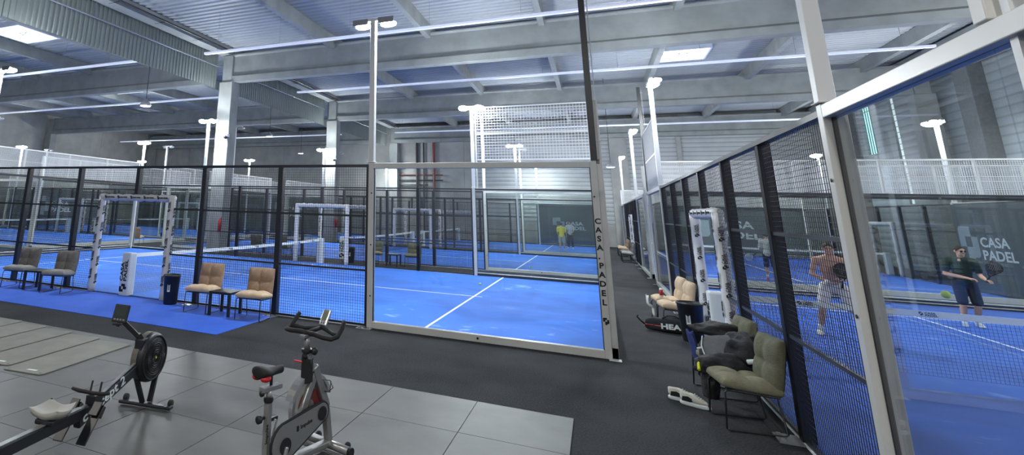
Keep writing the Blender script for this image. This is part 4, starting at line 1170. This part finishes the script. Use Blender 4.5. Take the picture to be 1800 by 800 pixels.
# ------------------------------------------------------------------ people
def skin_chain(verts, edges, radii):
    """limbs and torso as overlapping tapered sections; remesh() then grows them into one surface"""
    g = G(); rr = [(q, q) if not isinstance(q, tuple) else q for q in radii]
    for a, b in edges:
        A_, B_ = V(verts[a]), V(verts[b]); d = B_-A_; L = d.length
        if L < 1e-4: continue
        d.normalize(); s_ = V((1, 0, 0)); s_ = (s_-d*s_.dot(d))
        s_ = s_.normalized() if s_.length > .25 else d.cross(V((0, 1, 0))).normalized()
        u = d.cross(s_); n = len(g.v); seg = 16; K = max(2, int(L/.02))
        for k in range(K+1):
            t = k/K; p = A_+(B_-A_)*t; t2 = t*t*(3-2*t)
            ra = rr[a][0]*(1-t2)+rr[b][0]*t2; rb = rr[a][1]*(1-t2)+rr[b][1]*t2
            for m_ in range(seg):
                w_ = 2*PI*m_/seg; g.v.append(tuple(p+s_*math.cos(w_)*ra+u*math.sin(w_)*rb))
        for k in range(K):
            for m_ in range(seg):
                x = n+k*seg+m_; y = n+k*seg+(m_+1) % seg; g.f.append((x, y, y+seg, x+seg))
        g.f.append(tuple(n+m_ for m_ in reversed(range(seg)))); g.f.append(tuple(n+K*seg+m_ for m_ in range(seg)))
    for v, q in zip(verts, rr):
        g.ball(tuple(v), (q[0], q[1], min(q)*.95), 16, 10)
    return g
def remesh(g, name, m, parent, vox, smooth=5):
    me = bpy.data.meshes.new('t'); me.from_pydata(g.v, [], g.f); me.update()
    o = bpy.data.objects.new('t', me); COL.objects.link(o)
    r_ = o.modifiers.new('r', 'REMESH'); r_.mode = 'VOXEL'; r_.voxel_size = vox; r_.use_smooth_shade = True
    s = o.modifiers.new('s', 'SMOOTH'); s.iterations = smooth; s.factor = .5
    bpy.context.view_layer.update()
    m2 = bpy.data.meshes.new_from_object(o.evaluated_get(bpy.context.evaluated_depsgraph_get()))
    bpy.data.objects.remove(o); m2.materials.clear(); m2.materials.append(M[m])
    for p in m2.polygons: p.use_smooth = True
    q = bpy.data.objects.new(name, m2); COL.objects.link(q); q.parent = parent; return q
V = Vector
def lerp(a, b, t): return V(a)+(V(b)-V(a))*t
def person(label, loc, rz, J, shirt=None, shorts='wshort', shoe='signwhite', hair='hair', sock='signwhite', sleeve=.42, leg_t=.85, long_trousers=False, vox=.011, glasses=False, band=False, group=None, s=1.0, beard=False):
    """J: joint positions, front of the body towards local -y"""
    r = empty('person', loc, math.radians(rz)); r.scale = (s, s, s); tag(r, label, 'person', group)
    hip, chest, neck, head = V(J['hip']), V(J['chest']), V(J['neck']), V(J['head'])
    side = V(J.get('side', (1, 0, 0))).normalized()
    vs = [hip, lerp(hip, chest, .45), chest, lerp(chest, neck, .75), neck, lerp(neck, head, .55)]
    rad = [(.150, .10), (.135, .095), (.168, .112), (.125, .08), (.055, .055), (.05, .05)]
    ed = [(0,1),(1,2),(2,3),(3,4),(4,5)]
    for k in (0, 1):
        sh, el, wr = V(J['sh'][k]), V(J['el'][k]), V(J['wr'][k])
        n = len(vs); vs += [sh, lerp(sh, el, .35), el, lerp(el, wr, .3), wr]; rad += [.062, .052, .040, .041, .027]
        ed += [(3, n), (n, n+1), (n+1, n+2), (n+2, n+3), (n+3, n+4)]
        hp, kn, an = V(J['hp'][k]), V(J['kn'][k]), V(J['an'][k])
        n = len(vs); vs += [hp, lerp(hp, kn, .4), kn, lerp(kn, an, .3), an]; rad += [.095, .082, .055, .058, .036]
        ed += [(0, n), (n, n+1), (n+1, n+2), (n+2, n+3), (n+3, n+4)]
    g = skin_chain(vs, ed, rad)
    # head with face
    fd = V(J.get('look', (0, -1, 0))).normalized(); up = V((0, 0, 1)); rt = fd.cross(up).normalized(); up = rt.cross(fd)
    HX = Matrix((rt, -fd, up)).transposed().to_4x4(); HX.translation = head     # local -y is the face
    g.ball((0, 0, .025), (.079, .095, .090), 20, 14, HX).ball((0, -.020, -.045), (.063, .068, .062), 16, 10, HX)
    g.ball((0, -.088, -.075), (.022, .016, .016), 8, 6, HX)                    # chin
    g.ball((0, -.104, -.012), (.017, .022, .022), 8, 6, HX).ball((0, -.096, .012), (.012, .018, .03), 8, 6, HX).ball((0, -.089, .032), (.048, .014, .012), 10, 6, HX)
    g.ball((0, -.088, -.042), (.024, .012, .009), 8, 6, HX)
    for k in (-1, 1): g.ball((k*.082, .008, -.004), (.016, .022, .034), 8, 6, HX).ball((k*.04, -.072, -.015), (.022, .02, .02), 8, 6, HX)
    g.tube([tuple(neck), tuple(head+V((0, .01, -.02)))], .053, 12)
    # hands: palm, four curled fingers, thumb
    for k in (0, 1):
        el, wr = V(J['el'][k]), V(J['wr'][k]); d = (wr-el).normalized(); d = (d+V(J.get('hd', ((0,0,0),(0,0,0)))[k])).normalized()
        pn = V(J.get('palm', ((0, 0, -1), (0, 0, -1)))[k]); pn = (pn-d*pn.dot(d)).normalized(); a = d.cross(pn)
        P = Matrix((a, d, pn)).transposed().to_4x4(); P.translation = wr
        g.ball((0, .045, 0), (.040, .055, .018), 12, 8, P)
        for i, L in enumerate((.070, .080, .074, .058)):
            x = -.030+i*.020
            g.tube([P @ V((x, .075, .0)), P @ V((x*1.05, .075+L*.45, .010)), P @ V((x*1.05, .075+L*.75, .032)), P @ V((x, .075+L*.7, .052))], [.0105, .010, .009, .008], 8)
        t_ = 1 if k else -1
        g.tube([P @ V((t_*.03, .02, .0)), P @ V((t_*.055, .05, .015)), P @ V((t_*.048, .08, .035))], [.013, .011, .009], 8)
    remesh(g, 'body', 'skin', r, vox)
    # hair
    hg = G(); N = 20
    hv = []
    for j in range(9):
        a = PI/2*(j/8)*1.22
        for i in range(N):
            t = 2*PI*i/N; front = max(0, -math.sin(t))
            aa = a*(1-.46*front)+.12*abs(math.cos(t))*(j/8)
            q_ = 1+.035*math.sin(i*2.3+j*1.7); hv.append(HX @ V((.078*q_*1.06*math.sin(aa)*math.cos(t), .096*1.03*q_*math.sin(aa)*math.sin(t)+.004, .026+.098*q_*math.cos(aa))))
    hf = [(j*N+i, j*N+(i+1) % N, (j+1)*N+(i+1) % N, (j+1)*N+i) for j in range(8) for i in range(N)]
    hg.add(hv, hf); hg.build('hair', hair, r, smooth=True, solid=.008)
    if beard:
        b = G(); b.ball((0, -.075, -.078), (.046, .022, .028), 12, 8, HX); b.build('beard', hair, r, smooth=True)
    ey = G()
    for k in (-1, 1): ey.ball((k*.031, -.0905, .010), (.009, .006, .005), 8, 6, HX).tube([HX @ V((k*.016, -.100, .030)), HX @ V((k*.046, -.091, .031))], .0035, 5)
    ey.build('eyes', 'dark', r, smooth=True)
    if glasses:
        gg = G()
        for k in (-1, 1): gg.ball((k*.034, -.096, .010), (.029, .008, .02), 12, 8, HX); gg.tube([HX @ V((k*.06, -.09, .016)), HX @ V((k*.083, .01, .01))], .004, 6)
        gg.tube([HX @ V((-.01, -.103, .014)), HX @ V((.01, -.103, .014))], .004, 6); gg.build('sunglasses', 'ink', r, smooth=True)
    # clothes as slightly larger skins
    if shirt:
        vs = [hip+V((0, 0, -.02)), lerp(hip, chest, .45), chest, lerp(chest, neck, .72), lerp(chest, neck, .93)]
        rad = [(.165, .125), (.148, .115), (.172, .125), (.125, .098), (.082, .078)]; ed = [(0,1),(1,2),(2,3),(3,4)]
        for k in (0, 1):
            sh, el, wr = V(J['sh'][k]), V(J['el'][k]), V(J['wr'][k])
            n = len(vs); e_ = lerp(sh, el, min(1, sleeve*1.6)); vs += [sh, lerp(sh, e_, .5), e_]; rad += [.078, .073, .068]; ed += [(3, n), (n, n+1), (n+1, n+2)]
            if sleeve > .6: vs += [lerp(el, wr, .9)]; rad += [.042]; ed += [(n+2, n+3)]
        remesh(skin_chain(vs, ed, rad), 'shirt', shirt, r, vox)
    vs = [hip+V((0, 0, .05)), hip+V((0, 0, -.02))]; rad = [(.155, .118), (.160, .122)]; ed = [(0, 1)]
    for k in (0, 1):
        hp, kn, an = V(J['hp'][k]), V(J['kn'][k]), V(J['an'][k]); n = len(vs)
        if long_trousers: vs += [hp, kn, lerp(kn, an, .9)]; rad += [.108, .078, .06]; ed += [(1, n), (n, n+1), (n+1, n+2)]
        else: vs += [hp, lerp(hp, kn, leg_t*.5), lerp(hp, kn, leg_t)]; rad += [.104, .098, .094]; ed += [(1, n), (n, n+1), (n+1, n+2)]
    remesh(skin_chain(vs, ed, rad), 'trousers' if long_trousers else 'shorts', shorts, r, vox)
    for k in (0, 1):
        kn, an = V(J['kn'][k]), V(J['an'][k])
        if not long_trousers: G().tube([lerp(kn, an, .72), lerp(kn, an, .85), an+V((0, 0, -.02))], [.047, .045, .044], 12).build('sock', sock, r, smooth=True)
        t = V(J['toe'][k]); t = V((t.x, t.y, 0)).normalized(); sd_ = V((t.y, -t.x, 0)); F_ = Matrix((sd_, t, V((0, 0, 1)))).transposed().to_4x4(); F_.translation = V((an.x, an.y, an.z-.085))
        out = [(.0, .205), (.035, .19), (.05, .13), (.048, .05), (.038, -.03), (.032, -.075), (0, -.088), (-.032, -.075), (-.036, -.03), (-.042, .05), (-.046, .13), (-.03, .19)]
        def rg(sx, y1): return [(x*sx, -.088+(y+.088)*(y1+.088)/.293) for x, y in out]
        blob([(0, rg(.96, .2)), (.01, rg(1, .205)), (.03, rg(1, .205)), (.06, rg(.9, .17)), (.09, rg(.8, .07)), (.11, rg(.75, .02))], shoe, 'shoe', r, 1, X=F_)
    if band:
        el, wr = V(J['el'][band-1]), V(J['wr'][band-1]); G().tube([lerp(el, wr, .82), lerp(el, wr, .99)], .037, 12).build('wristband', 'signwhite', r, smooth=True)
    return r
def racket(loc, X3, label, face='ink', group='padel rackets held by the players', edge='ink'):
    """X3: rotation; local y runs from the grip to the head, face normal local z"""
    r = empty('padel_racket'); r.matrix_world = T(*loc) @ X3; tag(r, label, 'racket', group)
    out = [(.13*math.sin(t)*(1 if True else 1), .32+.145*math.cos(t)) for t in [2*PI*k/28 for k in range(28)]]
    out = [(x*(1-.25*max(0, .32-y)/.145), y) for x, y in out]
    h = G().prism(out, -.018, .018).build('head', face, r, bevel=.006)
    hd = G()
    for i in range(-3, 4):
        for j in range(-3, 4):
            if i*i+j*j < 10: hd.lathe([(.006, -.0188), (.006, .0188)], 8, T(i*.026, .34+j*.026, 0))
    hd.build('holes', 'grey', h)
    G().tube([(-.07, .22, 0), (-.012, .14, 0)], .012, 8).tube([(.07, .22, 0), (.012, .14, 0)], .012, 8).build('throat', edge, r, smooth=True)
    G().tube([(0, .15, 0), (0, -.0, 0)], .017, 10).lathe([(.02, -.006), (.02, .006)], 12, R(90, 'X')).build('grip', 'rubber', r, smooth=True)
    return r
def base_J():
    return dict(hip=(0, 0, .95), chest=(0, -.02, 1.27), neck=(0, -.02, 1.47), head=(0, -.04, 1.62),
                sh=((-.19, 0, 1.42), (.19, 0, 1.42)), el=((-.24, .03, 1.13), (.24, .03, 1.13)), wr=((-.22, -.1, .9), (.22, -.1, .9)),
                hp=((-.10, 0, .90), (.10, 0, .90)), kn=((-.12, -.03, .49), (.12, -.03, .49)), an=((-.13, .0, .085), (.13, 0, .085)), toe=((-.15, -1), (.15, -1)))
# 1 shirtless player at the net
J = base_J()
J.update(hip=(0, .06, .93), chest=(0, -.03, 1.24), neck=(0, -.09, 1.44), head=(.01, -.13, 1.60), look=(-.05, -1, -.08),
         sh=((-.21, -.05, 1.39), (.21, -.05, 1.39)), el=((-.29, -.06, 1.12), (.30, -.06, 1.12)), wr=((-.07, -.28, .99), (.13, -.28, 1.05)),
         hp=((-.11, .05, .89), (.11, .05, .89)), kn=((-.22, -.06, .48), (.24, -.06, .48)), an=((-.29, .06, .085), (.33, .06, .085)), toe=((-.25, -1), (.6, -1)),
         hd=((.4, -.3, .1), (-.4, -.3, .1)), palm=((.3, .2, 1), (-.3, .2, 1)))
man_p = (3.98, 14.15, .012)
person('shirtless player in white shorts facing the viewer, waiting behind the net', man_p, -11, J, None, 'wshort', 'wshirt', vox=.009, band=1, leg_t=.80, s=1.0, group='players on the courts')
racket((man_p[0]+.03, man_p[1]-.36, .93), R(-14, 'Z') @ R(12, 'Y').inverted() @ R(72, 'X') @ R(18, 'Z').inverted(), 'dark padel racket held upright by the shirtless player')
# 2 dark green shirt
J = base_J()
J.update(hip=(0, .02, .93), chest=(0, -.05, 1.23), neck=(.01, -.09, 1.42), head=(.01, -.12, 1.58), look=(.35, -1, -.1),
         sh=((-.20, -.02, 1.37), (.20, -.08, 1.37)), el=((-.27, -.03, 1.08), (.24, -.12, 1.08)), wr=((.02, -.24, 1.02), (.24, -.36, 1.02)),
         kn=((-.10, -.05, .48), (.12, -.06, .48)), an=((-.12, .04, .085), (.10, .10, .085)), hd=((.6, -.3, 0), (.5, -.3, 0)), palm=((0, 0, -1), (0, 0, -1)))
gp = (7.18, 17.4, .012)
person('player in a dark green shirt and dark shorts with sunglasses, seen through the right glass', gp, -8, J, 'dgreen', 'dark', 'wshirt', vox=.010, glasses=True, group='players on the courts', leg_t=.9)
racket((gp[0]+.17, gp[1]-.44, 1.0), R(-95, 'Z') @ R(62, 'X') @ R(70, 'Y'), 'dark padel racket held low by the player in green')
# 3 navy shirt, beige shorts
J = base_J()
J.update(look=(.9, -.5, -.15), el=((-.22, -.12, 1.14), (.25, -.08, 1.14)), wr=((.02, -.33, 1.05), (.16, -.30, 1.02)), hd=((.3, -.5, 0), (.2, -.5, 0)))
bp_ = (4.95, 31.4, .012)
person('player in a navy shirt and beige shorts seen inside the right padded gate', bp_, 60, J, 'navy', 'beige', 'signwhite', hair='hair', vox=.014, s=1.03, group='players on the courts')
racket((bp_[0]+.38, bp_[1]-.10, 1.05), R(-70, 'Z') @ R(-25, 'X'), 'padel racket held out by the player in navy', 'ink')
# 4 white shirt, navy shorts, coral shoes
J = base_J()
J.update(look=(-.5, -1, -.2), el=((-.27, -.02, 1.15), (.24, .0, 1.13)), wr=((-.30, -.22, .98), (.18, -.22, 1.0)))
wp = (5.62, 25.9, .012)
person('player in a white shirt, navy shorts and coral shoes on the rear right court', wp, 150, J, 'wshirt', 'navy', 'redshoe', vox=.013, s=.97, sleeve=.8, group='players on the courts')
racket((wp[0]-.34, wp[1]-.05, .98), R(75, 'Z') @ R(-35, 'X') @ R(70, 'Y'), 'white faced padel racket held low by the player with coral shoes', 'signwhite')
# 5 yellow shirt
J = base_J()
J.update(look=(-.3, -1, 0), el=((-.26, -.02, 1.15), (.24, .0, 1.13)), wr=((-.24, -.24, .98), (.20, -.22, .95)))
yp = (-2.02, 36.3, .012)
person('player in a bright yellow shirt on the third left court', yp, 175, J, 'yshirt', 'beige', 'signwhite', vox=.015, s=.97, group='players on the courts')
racket((yp[0]+.28, yp[1]+.22, .95), R(60, 'Z').inverted() @ R(10, 'X'), 'dark padel racket held by the player in yellow')
J = base_J()
J.update(look=(.3, -1, -.1), el=((-.28, -.04, 1.15), (.24, -.04, 1.14)), wr=((-.36, -.2, .98), (.14, -.26, 1.0)))
op = (-1.72, 40.6, .012)
person('player in a white shirt and dark trousers beyond the one in yellow', op, -10, J, 'wshirt', 'dark', 'signwhite', vox=.015, s=1.0, long_trousers=True, group='players on the courts')
racket((op[0]-.4, op[1]-.25, .98), R(60, 'Z') @ R(10, 'X'), 'dark padel racket held out beside the far player in white')
# balls
def tball(p, label):
    e = G().ball((0, 0, 0), .033, 20, 12).build('ball', 'ball', None, smooth=True); e.location = p; return tag(e, label, 'ball', 'padel balls')
tball((2.71, 7.0, 1.5), 'yellow ball in the air just left of the player in green')
tball((-3.35, 17.3, .045), 'ball lying on the blue turf near the far glass of the front left court')
tball((-2.6, 24.1, .045), 'ball lying on the second left court left of the corridor')
tball((5.9, 10.9, .045), 'ball lying just in front of the right hand net')
# ------------------------------------------------------------------ banners
def banner(label, X, w, h, z0=.0, tx=None, ts=1.0, group='dark CASA PADEL banners'):
    """w by h board; local x along it, seen from local -y"""
    r = empty('banner'); r.matrix_world = X; tag(r, label, 'banner', group)
    b = G().box(0, w, 0, .03, z0, z0+h).build('cloth', 'banner', r)
    if tx:
        lx, lz, s = tx
        logo('mark', 'logo_grey', b, T(lx, -.002, lz) @ FACE, s, .001)
        text_mesh('lettering', 'CASA', s*1.25, 'signwhite', b, T(lx+s*3.3, -.002, lz+s*1.75) @ FACE, s*.03, 1.35, .001)
        text_mesh('lettering', 'PADEL', s*1.25, 'signwhite', b, T(lx+s*3.3, -.002, lz+s*.55) @ FACE, s*.03, 1.35, .001)
    return r
M['logo_grey'] = mat('pale_grey_print', (0.58, 0.63, 0.64), 0.5)
W90 = R(-90, 'Z')      # faces -x, local x runs towards -y
banner('dark CASA PADEL banner on side glass, behind the player in green', T(11.455, 27.4, 0) @ W90, 3.85, 2.86, .05, (.10, .93, .34))
banner('dark CASA PADEL banner behind the player in yellow', T(-3.95, 44.25, 0), 3.9, 2.88, .05, (.95, 1.0, .27))
banner('long dark CASA PADEL banner at the far end of the rear right court', T(3.9, 43.62, 0), 7.65, 2.9, .05, (1.15, .75, .52))
banner('long dark banner along the far end of the outer left courts', T(-42.0, 28.6, 0) @ R(90, 'Z'), 9.6, 2.9, .05, (2.2, .9, .42))
banner('dark banner along the back wall far to the left', T(-44.0, 44.4, 0), 15.5, 3.0, 0, (7.5, 1.0, .48))
banner('dark banner on the back wall between the left end courts', T(-28.2, 44.4, 0), 7.6, 3.0, 0, (1.0, 1.1, .40))
banner('dark banner on the far left end wall of the middle outer left court', T(-42.0, 16.6, 0) @ R(90, 'Z'), 9.5, 2.9, .05, (2.4, .9, .45))

# ------------------------------------------------------------------ camera
cam = bpy.data.cameras.new('camera'); co = bpy.data.objects.new('camera', cam); COL.objects.link(co)
Rv = Vector((0.90314752, 0.42824305, 0.03053606)); Uv = Vector((0.07441911, -0.22620119, 0.97123366)); Fv = Vector((-0.42283136, 0.8748948, 0.23616251))
mw = Matrix((Rv, Uv, -Fv)).transposed().to_4x4(); mw.translation = (-0.0698, 0, 2.0762); co.matrix_world = mw
cam.sensor_width = 36; cam.lens = 943.85/1800*36; cam.shift_x = (900-585.72)/1800; cam.shift_y = -(400-138.32)/1800
cam.clip_start = .05; cam.clip_end = 300; sc.camera = co
# ------------------------------------------------------------------ light
w = bpy.data.worlds.new('world'); sc.world = w; w.use_nodes = True
bgn = w.node_tree.nodes['Background']; bgn.inputs[0].default_value = (0.72, 0.82, 1.0, 1); bgn.inputs[1].default_value = 0.42
sc.view_settings.view_transform = 'Standard'; sc.view_settings.look = 'None'; sc.view_settings.gamma = 1; sc.view_settings.use_curve_mapping = False
sc.view_settings.exposure = 0.15
sc.cycles.max_bounces = 10; sc.cycles.diffuse_bounces = 4; sc.cycles.glossy_bounces = 4; sc.cycles.transparent_max_bounces = 48
sc.cycles.sample_clamp_indirect = 6.0; sc.cycles.use_denoising = True; sc.cycles.caustics_reflective = False; sc.cycles.caustics_refractive = False
